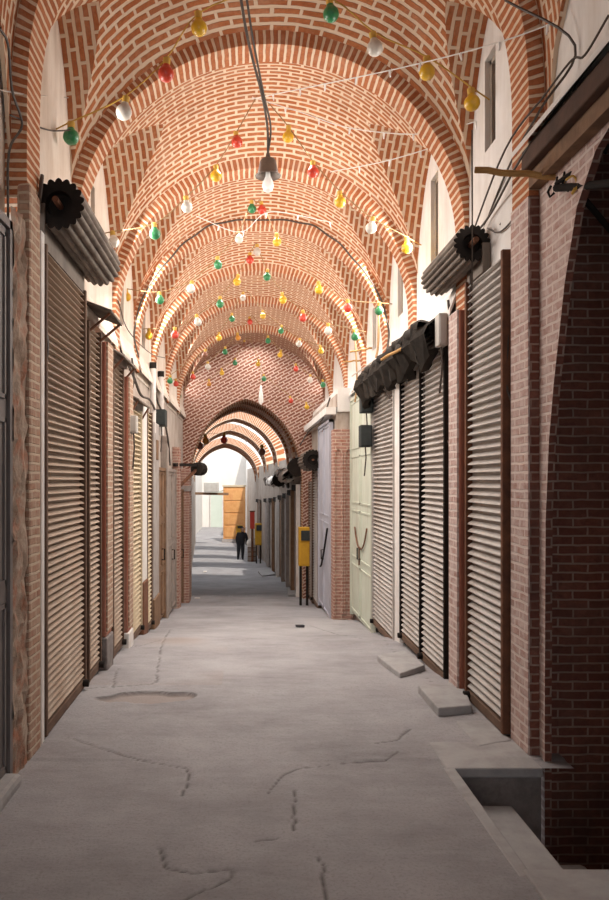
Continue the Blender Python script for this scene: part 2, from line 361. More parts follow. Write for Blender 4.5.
# ------------------------------------------------------------------ walls
struct(box(-1.8, XL-.045, -6, 18.45, -2.2, 3.30).build('wall_left', 'plaster_low'))
struct(box(XR+.06, 2.2, 5.42, 13.42, -1.5, 3.30).build('wall_right', 'plaster_low'))
struct(box(1.54, 2.2, 13.5, 18.4, -2.2, 3.2).build('wall_right_far', 'plaster_low'))
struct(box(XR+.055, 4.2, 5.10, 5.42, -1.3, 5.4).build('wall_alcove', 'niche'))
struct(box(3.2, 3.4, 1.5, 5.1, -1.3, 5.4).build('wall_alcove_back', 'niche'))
def spandrel():
    """wall between alcove and lane: an arched opening cut through it"""
    b = MB(); x0, x1 = 1.862, 1.905
    pts = [(4.97,-1.2),(4.97,.3),(4.955,1.5),(4.90,2.0),(4.82,2.35),(4.66,2.9),(4.49,3.28),(4.25,3.50),(3.9,3.62),(3.5,3.5),(3.25,3.2),(3.05,2.7),(2.95,2.0),(2.93,1.2),(2.93,-1.2)]
    n = len(pts); top = 3.72
    out = []
    for i, (y, z) in enumerate(pts):
        if i < 5: o = (5.1, z)
        elif i < 10: o = (y, top)
        else: o = (2.4, z)
        out.append(o)
    out[4] = (5.1, 2.35); 
    out[5] = (5.1, top); out[9] = (2.4, top); 
    for X, fl in ((x0, 0), (x1, 1)):
        vs = [(X, y, z) for y, z in pts] + [(X, y, z) for y, z in out]
        fs = [(i, i+1, n+i+1, n+i) for i in range(n-1)]
        b.add(vs, fs if not fl else [f[::-1] for f in fs], [(p[1], p[2]) for p in vs])
    struct(b.build('wall_spandrel', 'washed'))
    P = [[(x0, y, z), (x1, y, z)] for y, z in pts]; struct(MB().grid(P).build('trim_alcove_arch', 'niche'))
spandrel()
# near brick pier of the right side
p = thing('brick_pier', 'narrow brick pier beside the dark alcove, whitewashed on the lane side', 'pier', (1.84, 5.26, 0))
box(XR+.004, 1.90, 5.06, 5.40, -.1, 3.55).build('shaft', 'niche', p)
box(XR-.006, XR+.004, 5.07, 5.40, 0, 3.55).build('whitewash_coat', 'washed', p)
p = thing('wall_pipe', 'thin white pipe running up the brick pier by the alcove', 'pipe', (1.905, 5.06, .2))
MB().tube([(1.905 + .004*math.sin(z*2.3), 5.045, z) for z in np.linspace(.25, 3.45, 22)], .008).build('pipe', 'whitewire', p, smooth=True)
# ledge and beam over the alcove
p = thing('wooden_lintel', 'heavy brown timber lintel running over the arched alcove', 'lintel', (1.8, 4.2, 3.55))
box(1.74, 1.86, 2.4, 5.04, 3.685, 3.81).rough(.005).build('beam', 'beamwood', p, bevel=.01)
box(1.79, 1.862, 2.4, 5.05, 3.585, 3.685).build('lower_board', 'wood', p)
MB().add([(1.70,2.4,3.80),(1.70,5.1,3.80),(1.95,5.1,4.10),(1.95,2.4,4.10),(1.70,2.4,3.835),(1.70,5.1,3.835),(1.95,5.1,4.14),(1.95,2.4,4.14)],
         [(0,1,2,3),(7,6,5,4),(0,4,5,1),(1,5,6,2),(2,6,7,3),(3,7,4,0)]).build('plaster_ledge', 'plaster', p)
struct(box(1.92, 2.1, -6, 5.06, 3.73, 6.2).build('trim_lunette_near', 'plaster'))
struct(box(-1.75, -1.52, -6, 5.06, 3.25, 6.2).build('trim_lunette_near_left', 'plaster_left'))
struct(box(1.87, 2.1, -6, 2.4, -1.3, 3.73).build('wall_right_near', 'washed'))
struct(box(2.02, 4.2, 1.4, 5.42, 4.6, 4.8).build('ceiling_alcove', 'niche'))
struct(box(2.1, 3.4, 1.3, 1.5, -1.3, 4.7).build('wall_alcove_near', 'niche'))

# ------------------------------------------------------------------ the vault: ribs and sail-like bays with pointed lunettes
WP = HW + .10
ribs = [(5.07, 5.39, 5.42), (6.55, 6.83, 5.32), (8.55, 8.83, 5.09), (10.2, 10.48, 5.01), (12.1, 12.38, 4.92), (14.3, 14.58, 4.92), (16.7, 16.98, 4.88), (18.4, 18.6, 4.8)]
RISE = 1.56
def se(t, n):
    c, q = math.cos(t), math.sin(t); return math.copysign(abs(c)**(2/n), c), max(q, 0)**(2/n)
EXP = [3.6, 2, 2, 2, 2, 2, 2, 2]
def rib(y0, y1, zc, i):
    zs = zc - RISE; th = .13 if i else .27
    ts = np.linspace(0, PI, 65); foot = 3.15 if i else 3.54
    inn = [(XC+HW, foot), (XC+HW, (foot+zs)/2)] + [(XC+HW*se(t, EXP[i])[0], zs+RISE*se(t, EXP[i])[1]) for t in ts] + [(XC-HW, (foot+zs)/2), (XC-HW, foot)]
    out = [(XC+HW+th, foot), (XC+HW+th, (foot+zs)/2)] + [(XC+(HW+th)*se(t, EXP[i])[0], zs+(RISE+th)*se(t, EXP[i])[1]) for t in ts] + [(XC-HW-th, (foot+zs)/2), (XC-HW-th, foot)]
    L = [0]
    for a, c in zip(inn, inn[1:]): L.append(L[-1] + math.hypot(c[0]-a[0], c[1]-a[1]))
    b = MB()
    b.grid([[(x, y0, z), (X, y0, Z)] for (x, z), (X, Z) in zip(inn, out)], [[(.02, l), (.02+th, l)] for l in L], True)
    b.grid([[(x, y0, z), (x, y1, z)] for x, z in inn], [[(.02, l), (.02+y1-y0, l)] for l in L])
    b.grid([[(x, y1, z), (X, y1, Z)] for (x, z), (X, Z) in zip(inn, out)], [[(.02, l), (.02+th, l)] for l in L])
    struct(b.build('trim_arch_rib', 'soldier'))
for i, r in enumerate(ribs[:-1]): rib(*r, i)
def arch_shape(q, R=1.45): return math.sqrt(max(0, R*R - (q + R - 1)**2)) / math.sqrt(2*R - 1)
def bay(ya, yb, zca, zcb, dome, kk=.08, m='vault', apex=None, ea=2, eb=2):
    n = 25; zca += .115; zcb += .115
    main, muv, lat, luv = [], [], {1: [], -1: []}, {1: [], -1: []}
    V = np.linspace(0, 1, n); Lv = 0; Ll = 0; pl = None; pc = None; lun = []
    za = apex or min(zca, zcb) - .16
    for v in V:
        y = ya + (yb-ya)*v; zc = zca + (zcb-zca)*v + dome*4*v*(1-v); zs = (zca + (zcb-zca)*v) - .115 - RISE
        q = abs(2*v - 1); zl = zs + (za - zs)*arch_shape(q); rise = zc - zs
        cr = (y, zc); ex = ea + (eb-ea)*v
        if pc: Lv += math.hypot(cr[0]-pc[0], cr[1]-pc[1])
        pc = cr
        if pl: Ll += math.hypot(y-pl[0], zl-pl[1])
        pl = (y, zl); lun.append((y, zl))
        ts = 0
        if zl > zs + 1e-4:
            for t in np.linspace(0, PI/2, 500):
                x, z = WP*se(t, ex)[0], zs + rise*se(t, ex)[1]
                if z >= zl + kk*(WP - x) or t > 1.53: ts = t; break
            else: ts = PI/2
        T = np.linspace(ts, PI-ts, 41)
        main.append([(XC+WP*se(t, ex)[0], y, zs+rise*se(t, ex)[1]) for t in T]); muv.append([(t*1.66, Lv) for t in T])
        xe, ze = WP*se(ts, ex)[0], zs + rise*se(ts, ex)[1]
        for s in (1, -1):
            lat[s].append([(XC + s*(WP+.02 + (xe-WP-.02)*k/12), y, zl + (ze-zl)*k/12) for k in range(13)])
            luv[s].append([(Ll, (WP-xe)*k/12) for k in range(13)])
    b = MB(); b.grid(main, muv); b.grid(lat[1], luv[1], True); b.grid(lat[-1], luv[-1])
    # roof skin above, so that the bay has thickness
    struct(b.build('ceiling_vault_bay', m, smooth=True))
    return lun
domes = [.22, .20, .16, .18, .18, .16, .10]
LUN = []
for i in range(7):
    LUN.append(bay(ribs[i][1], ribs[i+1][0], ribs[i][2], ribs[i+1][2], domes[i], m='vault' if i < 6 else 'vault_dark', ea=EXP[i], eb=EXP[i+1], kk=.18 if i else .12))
# roof behind the camera
lun0 = bay(-5.5, 1.0, 5.42, 5.42, .2, ea=3.6, eb=3.6); lun1 = bay(1.0, 5.07, 5.42, 5.42, .2, ea=3.6, eb=3.6)
# lunette walls with a window in each
def lunette(side, lun, i, win):
    xw = XC + side*(HW + .035); x2 = xw + side*.2; y0, y1 = lun[0][0]+.005, lun[-1][0]-.005; zb, zt = 3.1, 5.55
    m = 'plaster' if side > 0 else 'plaster_left'
    nm = 'wall_lunette_right' if side > 0 else 'wall_lunette_left'
    b = MB()
    if win:
        wy0, wy1, wz0, wz1 = win
        b.box(xw, x2, y0, wy0, zb, zt); b.box(xw, x2, wy1, y1, zb, zt); b.box(xw, x2, wy0, wy1, zb, wz0); b.box(xw, x2, wy0, wy1, wz1, zt)
    else: b.box(xw, x2, y0, y1, zb, zt)
    struct(b.build(nm, m))
    if win:
        f = MB(); fw = .035; xa, xb = xw + side*.04, xw + side*.08
        f.box(xa, xb, wy0, wy0+fw, wz0, wz1); f.box(xa, xb, wy1-fw, wy1, wz0, wz1); f.box(xa, xb, wy0, wy1, wz0, wz0+fw); f.box(xa, xb, wy0, wy1, wz1-fw, wz1)
        w = struct(f.build('window_%d' % (2*i + (side > 0)), 'reveal'))
        pn = box(xw + side*.09, xw + side*.10, wy0, wy1, wz0, wz1).build('pane', 'pane', w)
    if i == 0: return
    # sloping plaster sill where the lunette meets the shops
    if side > 0: xi, xo = XR - .05, xw
    else: xi, xo = XL + .03, xw
    z0 = 3.16
    b = MB().add([(xi,y0,z0),(xi,y1,z0),(xo,y1,z0+.22),(xo,y0,z0+.22),(xi,y0,z0+.05),(xi,y1,z0+.05),(xo,y1,z0+.27),(xo,y0,z0+.27)],
                 [(0,1,2,3),(7,6,5,4),(0,4,5,1),(1,5,6,2),(2,6,7,3),(3,7,4,0)])
    struct(b.build('trim_sill_right' if side > 0 else 'trim_sill_left', m))
wins_r = [(5.86, 6.12, 4.25, 4.95), (7.60, 7.90, 3.85, 4.70), (9.3, 9.6, 3.7, 4.4), (11.2, 11.5, 3.6, 4.2), None, None, None]
wins_l = [None, (7.35, 7.55, 3.7, 4.5), (9.0, 9.35, 3.55, 4.25), (11.0, 11.4, 3.6, 4.2), None, None, None]
for i in range(7):
    lunette(1, LUN[i], i, wins_r[i]); lunette(-1, LUN[i], i, wins_l[i])
# wall of the pointed arch that closes the last bay
def end_wall():
    xl, xr, ap, fl, sp = -1.28, 1.33, 3.62, -2.2, 1.75
    c = (xl+xr)/2; hw = (xr-xl)/2; N = 40; pts = [(xr, fl), (xr, .5)]
    for k in range(N+1):
        q = 1 - 2*k/N; pts.append((c + hw*q, sp + (ap-sp)*arch_shape(abs(q), 1.25)))
    pts += [(xl, .5), (xl, fl)]
    out = []
    n = len(pts)
    for i, (x, z) in enumerate(pts):
        if x >= c: f = 1
        s = 1 if i < n/2 else -1
        k = min(i, n-1-i)
        if k <= 1: out.append((XC + s*2.1, z))
        else:
            a = (k-2)/(n/2-2.5)*PI/2 if n > 5 else 0
            out.append((XC + s*2.1*math.cos(min(a, PI/2)), 2.2 + 3.0*math.sin(min(a, PI/2))))
    b = MB(); y = 18.4; cs = math.cos(.5); sn = math.sin(.5)
    vs = [(x, y, z) for x, z in pts] + [(x, y, z) for x, z in out]
    b.add(vs, [(i, n+i, n+i+1, i+1) for i in range(n-1)], [(p[0]*cs+p[2]*sn, -p[0]*sn+p[2]*cs) for p in vs])
    struct(b.build('wall_end', 'diag'))
    b = MB(); L = 0; P = []; U = []
    for i, (x, z) in enumerate(pts):
        if i: L += math.hypot(x-pts[i-1][0], z-pts[i-1][1])
        P.append([(x, 18.4, z), (x, 19.1, z)]); U.append([(0, L), (.7, L)])
    b.grid(P, U); struct(b.build('trim_pointed_arch', 'vault'))
end_wall()

# ------------------------------------------------------------------ passage beyond the arch, bending to the left
TY = [18.6, 24, 30, 36, 47, 60]; TXR = [1.36, 1.30, 1.10, .75, .10, .1]; TXL = [-1.3, -1.6, -2.0, -2.35, -2.9, -2.9]; 
def txr(y): return float(np.interp(y, TY, TXR))
def txl(y): return float(np.interp(y, TY, TXL))
def tcr(y): return float(np.interp(y, [18.6, 22, 30, 36, 47], [3.7, 3.8, 3.95, 3.65, 2.85]))
def tsec(y, dz=0, w=0):
    c, hw = (txr(y)+txl(y))/2, (txr(y)-txl(y))/2 + w; sp = tcr(y) - 1.7
    return [(c + hw*q, y, sp + (tcr(y)+dz-sp)*arch_shape(abs(q), 1.2)) for q in np.linspace(1, -1, 41)]
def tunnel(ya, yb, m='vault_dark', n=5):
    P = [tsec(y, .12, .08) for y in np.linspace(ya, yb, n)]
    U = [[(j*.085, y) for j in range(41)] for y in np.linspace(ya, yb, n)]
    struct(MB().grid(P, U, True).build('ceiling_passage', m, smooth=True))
def trib(y, d=.35, m='soldier'):
    a, o = tsec(y), tsec(y, .3, .3); a2 = [(p[0], p[1]+d, p[2]) for p in a]; o2 = [(p[0], p[1]+d, p[2]) for p in o]
    b = MB(); L = [j*.085 for j in range(41)]
    b.grid([[p, q] for p, q in zip(a, o)], [[(0, l), (.2, l)] for l in L]); b.grid([[p, q] for p, q in zip(a, a2)], [[(0, l), (.2, l)] for l in L]); b.grid([[p, q] for p, q in zip(a2, o2)], [[(0, l), (.2, l)] for l in L])
    struct(b.build('trim_passage_arch', m))
for ya, yb in ((19.1, 24.2), (28.0, 30), (33, 34.5), (38, 40)): tunnel(ya, yb)
for y in (21.6, 24.2, 28.0, 30, 33, 34.5, 38, 40): trib(y)
def side_wall(f, s, name):
    ys = np.linspace(18.6, 47, 17)
    for ya, yb in zip(ys, ys[1:]):
        a, c = f(ya), f(yb); o = s*.3
        struct(MB().add([(a,ya,-2.4),(c,yb,-2.4),(c,yb,2.4),(a,ya,2.4),(a+o,ya,-2.4),(c+o,yb,-2.4),(c+o,yb,2.4),(a+o,ya,2.4)], [(0,1,2,3),(7,6,5,4),(3,2,6,7),(0,3,7,4),(1,5,6,2)]).build(name, 'plaster_low'))
side_wall(lambda y: txr(y)+.03, 1, 'wall_passage_right'); side_wall(txl, -1, 'wall_passage_left')
# sunlit court at the far end
struct(box(-8, 6, 62, 62.3, -2, 6.5).build('wall_court', 'farwall'))
struct(box(-3.6, -3.3, 47, 62, -2, 5).build('wall_court_left', 'farwall'))
struct(box(.1, .4, 47.4, 62, -2, 5).build('wall_court_right', 'farwall'))
p = thing('court_door', 'pale green door in the bright white wall at the far end', 'door', (-2.4, 61.9, -1.9))
box(-2.65, -1.75, 61.86, 62, -1.9, .9).build('door_leaf', 'fargreen', p); 
b = MB(); b.box(-2.72, -2.65, 61.84, 62, -1.9, .97); b.box(-1.75, -1.68, 61.84, 62, -1.9, .97); b.box(-2.72, -1.68, 61.84, 62, .9, .97); b.build('door_frame', 'whitepaint', p)
p = thing('orange_booth', 'orange painted timber booth standing at the mouth of the bright court', 'booth', (-.62, 47.3, -1.9))
box(-1.28, .02, 47.1, 47.9, -1.72, 1.35).build('body', 'orange', p, bevel=.02)
for k in range(4): 
    z = -1.6 + k*.72; box(-1.2, -.06, 47.07, 47.1, z, z+.62).build('board_panel', 'orange', p, bevel=.01)
box(-1.36, .10, 47.0, 48, -1.9, -1.72).build('plinth', 'stone', p)
box(-1.33, .07, 47.05, 47.95, 1.35, 1.45).build('cornice', 'cream_metal', p)
p = tag(MB().bar((-3.3, 44, 1.02), (-.9, 44, .98), .12, .14).build('timber_beam', 'wood', base=True), 'dark timber beam spanning the passage before the bright court', 'beam')
tag(box(-2.25, -1.45, 43.7, 44.3, 1.09, 1.62).build('air_cooler', 'greybox', base=True, bevel=.03), 'grey boxy air cooler resting on the timber beam', 'cooler')

# ------------------------------------------------------------------ shop fronts
def slats(side, X, y0, y1, z0, z1, pitch, depth=.022, lip=False):
    """corrugated curtain; the profile bulges into the lane"""
    prof = [(0, -.3), (.06, -.3), (.10, .15), (.26, .55), (.42, .9), (.50, 1), (.57, .93), (.72, .6), (.87, .2), (.96, -.12)]
    if lip: prof = [(0, -.45), (.40, -.45), (.44, .95), (.48, 1), (.54, .97), (.68, .7), (.84, .25), (.96, -.2)]; depth = .027
    n = int(round((z1 - z0) / pitch)); pitch = (z1 - z0) / n
    P = []
    for k in range(n):
        for f, d in prof: P.append((z0 + (k+f)*pitch, d*depth))
    P.append((z1, 0))
    g = [[(X - side*(.012 + d), y, z) for y in (y0, y1)] for z, d in P]
    return MB().grid(g, None, side < 0)
def shutter(side, y0, y1, z1, mat, label, X=None, pitch=.058, drum=None, bar=True, group='roller shutters of the closed shops', guide='rustbar', leaf_split=None, z0=None, drum_r=.15, lock=True, lip=None):
    lip = True if lip is None else lip
    X = X if X is not None else (XR if side > 0 else XL); ym = (y0+y1)/2
    zf = (fz(y0)+fz(y1))/2 + .02 if z0 is None else z0
    t = thing('roller_shutter', label, 'shutter', (X, ym, zf), group)
    spans = [(y0, y1)] if not leaf_split else [(y0, leaf_split-.02), (leaf_split+.02, y1)]
    for a, c in spans:
        cu = slats(side, X, a+.03, c-.03, zf+.07, z1, pitch, lip=lip).build('slat_curtain', mat, t, smooth=True)
        bt = box(X-side*.045, X-side*.004, a+.025, c-.025, zf, zf+.07).build('bottom_bar', 'rustbar', t, bevel=.006)
        if lock: MB().tube([(X-side*.045, c-.10, zf+.05), (X-side*.09, c-.10, zf+.05)], .03, 10).build('padlock', 'black', bt, smooth=True)
    for y in (y0, y1) + ((leaf_split,) if leaf_split else ()):
        box(X-side*.05, X+side*.03, y-.022, y+.022, zf, z1+.02).build('guide_rail', guide, t, bevel=.004)
    if drum:
        d0, d1, dz, dx = drum; n = 144; pr = []
        def ring(y, r, amp):
            return [(X - side*dx + (r + amp*(2*abs(math.sin(k*PI/n*18))-1))*math.cos(k*2*PI/n), y, dz + (r + amp*(2*abs(math.sin(k*PI/n*18))-1))*math.sin(k*2*PI/n)) for k in range(n)]
        r0, r1, rc = ring(d0, drum_r, .012), ring(d1, drum_r, .012), ring(d0+.0, drum_r*.55, 0)
        b = MB(); b.add(r0 + r1, [(k, (k+1) % n, n+(k+1) % n, n+k) for k in range(n)] + [tuple(n+k for k in range(n))])
        dr = b.build('roll', 'drum_metal', t, smooth=True)
        rin = ring(d0+.06, drum_r*.5, 0)
        b = MB(); b.add(r0 + rc + rin, [(k, (k+1) % n, n+(k+1) % n, n+k) for k in range(n)] + [(n+k, n+(k+1) % n, 2*n+(k+1) % n, 2*n+k) for k in range(n)] + [tuple(2*n+k for k in range(n))])
        b.build('roll_end', 'black', dr)
        MB().tube([(X-side*dx, d0-.10, dz), (X-side*dx, d0+.1, dz)], .022, 8).build('axle', 'rust', dr)
        # shutter neck up to the roll
        box(X-side*.03, X+side*.03, max(y0, d0)-.02, min(y1, d1)+.02, z1, dz).build('head_plate', 'drum_metal', t)
    return t

# ---- left side
G = 'roller shutters of the closed shops'
shutter(-1, 5.40, 6.72, 3.32, 'tan_metal', 'tall tan roller shutter under a big fluted roll, nearest whole shutter on its wall', drum=(5.42, 7.0, 3.62, .12), drum_r=.165, pitch=.05)
shutter(-1, 6.88, 7.44, 3.10, 'tan_metal', 'narrow tan roller shutter between the largest tan shutter and a red post', pitch=.05)
shutter(-1, 8.15, 8.82, 2.98, 'tan_metal', 'tan roller shutter set between the two red oxide posts', pitch=.05)
shutter(-1, 9.55, 10.38, 2.62, 'cream_metal', 'cream roller shutter just past the second red post', guide='cream_metal')
shutter(-1, 10.98, 11.55, 2.7, 'cream_metal', 'slim cream shutter between the white post and the grey stone column')
# posts
def post(name, x0, x1, y0, y1, z1, m, label, plinth=None, cap=None, zb=None, coat=None):
    z0 = fz((y0+y1)/2) - .05 if zb is None else zb
    t = thing(name, label, 'post', ((x0+x1)/2, (y0+y1)/2, z0))
    box(x0, x1, y0, y1, z0 + (plinth or 0), z1).rough(.003).build('shaft', m, t, bevel=.012)
    if coat:
        xa = x1 if x1 < 0 else x0; box(xa-.004, xa+.014, y0+.012, y1, z0+(plinth or 0)+.05, z1).rough(.002).build('lane_face', coat, t) if x1 < 0 else box(xa-.014, xa+.004, y0+.012, y1, z0+(plinth or 0), z1).rough(.002).build('lane_face', coat, t)
    if plinth: box(min(x0, x1)-.015, max(x0, x1)+.015, y0-.015, y1+.02, z0, z0+plinth).build('plinth', 'pit' if cap is None else cap, t, bevel=.015)
    return t
post('shop_post', XL-.05, XL+.08, 7.50, 7.82, 3.05, 'redpaint', 'red oxide painted post with a dark grey plinth', .36, coat='tan_brick')
post('shop_post', XL-.05, XL+.085, 8.88, 9.2, 2.9, 'redpaint', 'red oxide post with a white stained foot and a meter box on it', .22, 'whitepaint', coat='tan_brick')
post('shop_post', XL-.05, XL+.05, 10.45, 10.9, 2.75, 'whitepaint', 'white painted post with a rusty brown foot', .75, 'rust')
post('stone_column', XL-.05, XL+.06, 11.6, 12.3, 2.6, 'stone', 'square grey stone column beyond the white post', .5, 'wood')
post('door_post', XL-.05, XL+.04, 5.27, 5.36, 3.4, 'whitepaint', 'thin white painted post with yellow edge beside the largest tan shutter')
p = thing('brick_pier', 'ragged brick pier with pale crumbling mortar at the lane edge by the dark door', 'pier', (XL, 5.0, 0))
box(XL-.05, XL+.035, 4.98, 5.25, -.05, 3.6).rough(.012).build('brick_face', 'tan_brick', p, bevel=.02)
# crumbling plaster beside it
b = MB(); g = []
for k in range(41):
    z = -.05 + k*.085; g.append([(XL+.01+.03*random.random()+ (0 if j in (0,6) else .015*random.random()), 4.66 + .052*j + (.016*random.random()-.008 if j == 6 else 0), z) for j in range(7)])
b.grid(g); b.build('crumbling_plaster', 'crumble', p)
def metal_door(name, label, side, X, y0, y1, z1, m, panels, z0=None, proud=.03, group=None, cat='door'):
    zf = (fz(y0)+fz(y1))/2 + .03 if z0 is None else z0
    t = thing(name, label, cat, (X, (y0+y1)/2, zf), group); ym = (y0+y1)/2
    for a, c in ((y0+.05, ym-.006), (ym+.006, y1-.05)):
        lf = box(X-side*proud, X+side*.02, a, c, zf+.02, z1).build('door_leaf', m, t, bevel=.006)
        h = (z1 - zf) / panels; b = MB()
        for k in range(panels):
            za, zb = zf + k*h + .07, zf + (k+1)*h - .04
            for q in ((a+.05, a+.075), (c-.075, c-.05)): b.box(X-side*(proud+.012), X-side*proud, q[0], q[1], za, zb)
            for q in (za, zb-.025): b.box(X-side*(proud+.012), X-side*proud, a+.05, c-.05, q, q+.025)
        b.build('panel_moulding', m, lf)
    b = MB(); b.box(X-side*.05, X+side*.02, y0, y0+.05, zf-.05, z1+.05); b.box(X-side*.05, X+side*.02, y1-.05, y1, zf-.05, z1+.05); b.box(X-side*.05, X+side*.02, y0, y1, z1, z1+.05)
    b.build('door_frame', m, t)
    MB().tube([(X-side*(proud+.01), ym-.05, zf+1.15), (X-side*(proud+.06), ym-.05, zf+1.15), (X-side*(proud+.06), ym-.05, zf+.98), (X-side*(proud+.01), ym-.05, zf+.98)], .012).build('handle', 'black', t)
    return t
metal_door('metal_door', 'dark grey metal door at the lane edge, before the ragged brick pier', -1, XL-.02, 3.3, 4.66, 3.2, 'greydoor', 3)
tag(box(-1.75, -1.29, 3.0, 4.62, -.02, .07).rough(.01).build('door_step', 'concrete', base=True, bevel=.03), 'worn stone doorstep in front of the dark grey door', 'step')
metal_door('wooden_door', 'brown timber double door past the grey stone column', -1, XL, 12.35, 13.5, 1.9, 'wood', 3)
post('shop_post', XL-.05, XL+.07, 13.55, 13.8, 2.5, 'greywood', 'weathered grey timber post past the brown door')
metal_door('metal_door', 'grey metal double door beneath the hanging awning bracket', -1, XL, 13.85, 15.6, 1.9, 'greywood', 2)
post('brick_column', XL-.05, XL+.09, 15.7, 16.2, 2.4, 'pier', 'slim brick column before the pointed arch')
metal_door('wooden_door', 'dark brown door beside the pointed arch', -1, XL, 16.25, 17.4, 1.5, 'wood', 2)
p = thing('brick_pier', 'square brick pier carrying the springing of the pointed arch', 'pier', (-1.35, 18.1, -1.05))
box(-1.6, -1.24, 17.75, 18.38, -1.2, 2.0).build('shaft', 'pier', p, bevel=.015)
box(-1.62, -1.21, 17.72, 18.38, 1.5, 1.62).build('band', 'stone', p)

# small awnings over the left shops
def awning(y0, y1, z, out, label, m='drum_metal', side=-1, X=None, drop=.10):
    X = X if X is not None else (XL if side < 0 else XR); t = thing('shop_awning', label, 'awning', (X, (y0+y1)/2, z))
    n = 60; g = []
    for k in range(n+1):
        y = y0 + (y1-y0)*k/n; w = .010*math.sin(k*1.9)
        g.append([(X + side*.03, y, z+w), (X - side*out, y, z-drop+w)])
    g2 = [[(a[0], a[1], a[2]-.012), (c[0], c[1], c[2]-.012)] for a, c in g]
    b = MB(); b.grid(g); b.grid(g2, None, True); b.grid([[a[1], c[1]] for a, c in zip(g, g2)]); b.build('corrugated_sheet', m, t)
    for y in (y0+.05, y1-.05): MB().bar((X, y, z-.3), (X-side*(out-.02), y, z-drop-.015), .02).build('brace', 'rust', t)
    return t
awning(6.84, 7.46, 3.30, .24, 'dark tin awning over the narrow shutter before the red post with grey plinth', drop=.10)
awning(8.05, 8.95, 3.12, .17, 'short rusty tin awning above the shutter between the red posts', drop=.12)
awning(9.4, 10.5, 2.78, .14, 'short tin awning over the cream shutter past the second red post', drop=.08)
# wooden lintel box over the shutter between the red posts
tag(box(XL-.03, XL+.07, 8.1, 8.9, 2.98, 3.08).build('lintel_board', 'greywood', base=True), 'grey lintel board over the shutter between red posts', 'lintel')

# ---- right side
shutter(1, 5.46, 6.36, 3.30, 'grey_metal', 'grey roller shutter next to the whitewashed brick pier, nearest on its wall', drum=(5.98, 7.10, 3.52, .10), drum_r=.13, pitch=.058, guide='rust')
post('shop_post', XR-.08, XR+.08, 6.42, 6.70, 3.12, 'redpaint', 'faded red oxide post beside the double grey shutter', coat='washed')
shutter(1, 7.05, 9.06, 3.02, 'grey_metal', 'wide double grey roller shutter in two leaves under the black tarpaulin', leaf_split=8.04, pitch=.056, guide='black', drum=(7.1, 9.0, 3.08, .06), drum_r=.10)
post('shop_post', XR-.04, XR+.08, 9.12, 9.42, 3.0, 'whitepaint', 'white painted post between the double shutter and the next shutter')
shutter(1, 9.48, 11.04, 2.98, 'grey_metal', 'grey roller shutter between the white post and the pale green door', pitch=.056, guide='grey_metal')
GD = metal_door('metal_door', 'pale green double metal door with a hanging chain', 1, XR, 11.12, 13.36, 3.05, 'greendoor', 4)
b = MB()
for a, c, d in (((XR-.05, 11.5, 1.05), (XR-.05, 12.2, .72), .12), ((XR-.05, 12.2, .72), (XR-.05, 12.75, 1.0), .1), ((XR-.06, 12.2, .72), (XR-.06, 12.2, .45), 0)): b.tube(sag(a, c, d), .012)
b.build('chain', 'rust', GD)
# brick pier with two blind arched panels that faces the camera
p = thing('brick_pier', 'red brick pier with tall arched panels beyond the pale green door', 'pier', (1.66, 13.5, -.6))
box(1.48, 1.83, 13.42, 13.75, -.9, 2.6).build('shaft', 'pier', p, bevel=.008)
for x in (1.485, 1.655):
    b = MB(); pts = [(x, -.5), (x, 2.1)] + [(x+.08 - .08*math.cos(k*PI/10), 2.1 + .22*math.sin(k*PI/10)) for k in range(11)] + [(x+.16, 2.1), (x+.16, -.5)]
    ins = [(x+.028, -.5), (x+.028, 2.1)] + [(x+.08 - .052*math.cos(k*PI/10), 2.1 + .17*math.sin(k*PI/10)) for k in range(11)] + [(x+.132, 2.1), (x+.132, -.5)]
    b.grid([[(a[0], 13.39, a[1]), (c[0], 13.39, c[1])] for a, c in zip(pts, ins)]); b.grid([[(c[0], 13.39, c[1]), (c[0], 13.42, c[1])] for c in ins]); b.grid([[(c[0], 13.42, c[1]), (c[0], 13.39, c[1])] for c in pts])
    b.build('arched_panel', 'pier', p)
LD = metal_door('metal_door', 'lilac grey metal door with a slanting bar, past the brick pier', 1, 1.50, 13.78, 15.95, 2.75, 'lilacdoor', 2)
MB().tube([(1.44, 14.0, .9), (1.43, 14.5, .45), (1.43, 15.0, .15), (1.44, 15.3, .10)], .018).build('slanting_bar', 'black', LD)
shutter(1, 16.02, 17.3, 1.95, 'grey_metal', 'narrow grey shutter under a dark barrel roll beyond the lilac door', X=1.50, drum=(15.9, 17.4, 2.15, .15), drum_r=.20)
shutter(1, 17.4, 18.3, 1.7, 'greywood', 'brown shutter behind the yellow meter box', X=1.50)
# white ledge over the far shops
struct(box(1.36, 1.56, 13.5, 18.4, 2.86, 2.98).build('trim_ledge', 'plaster'))
struct(box(1.56, 1.96, 13.42, 18.4, 2.9, 3.3).build('trim_upper_wall', 'plaster'))
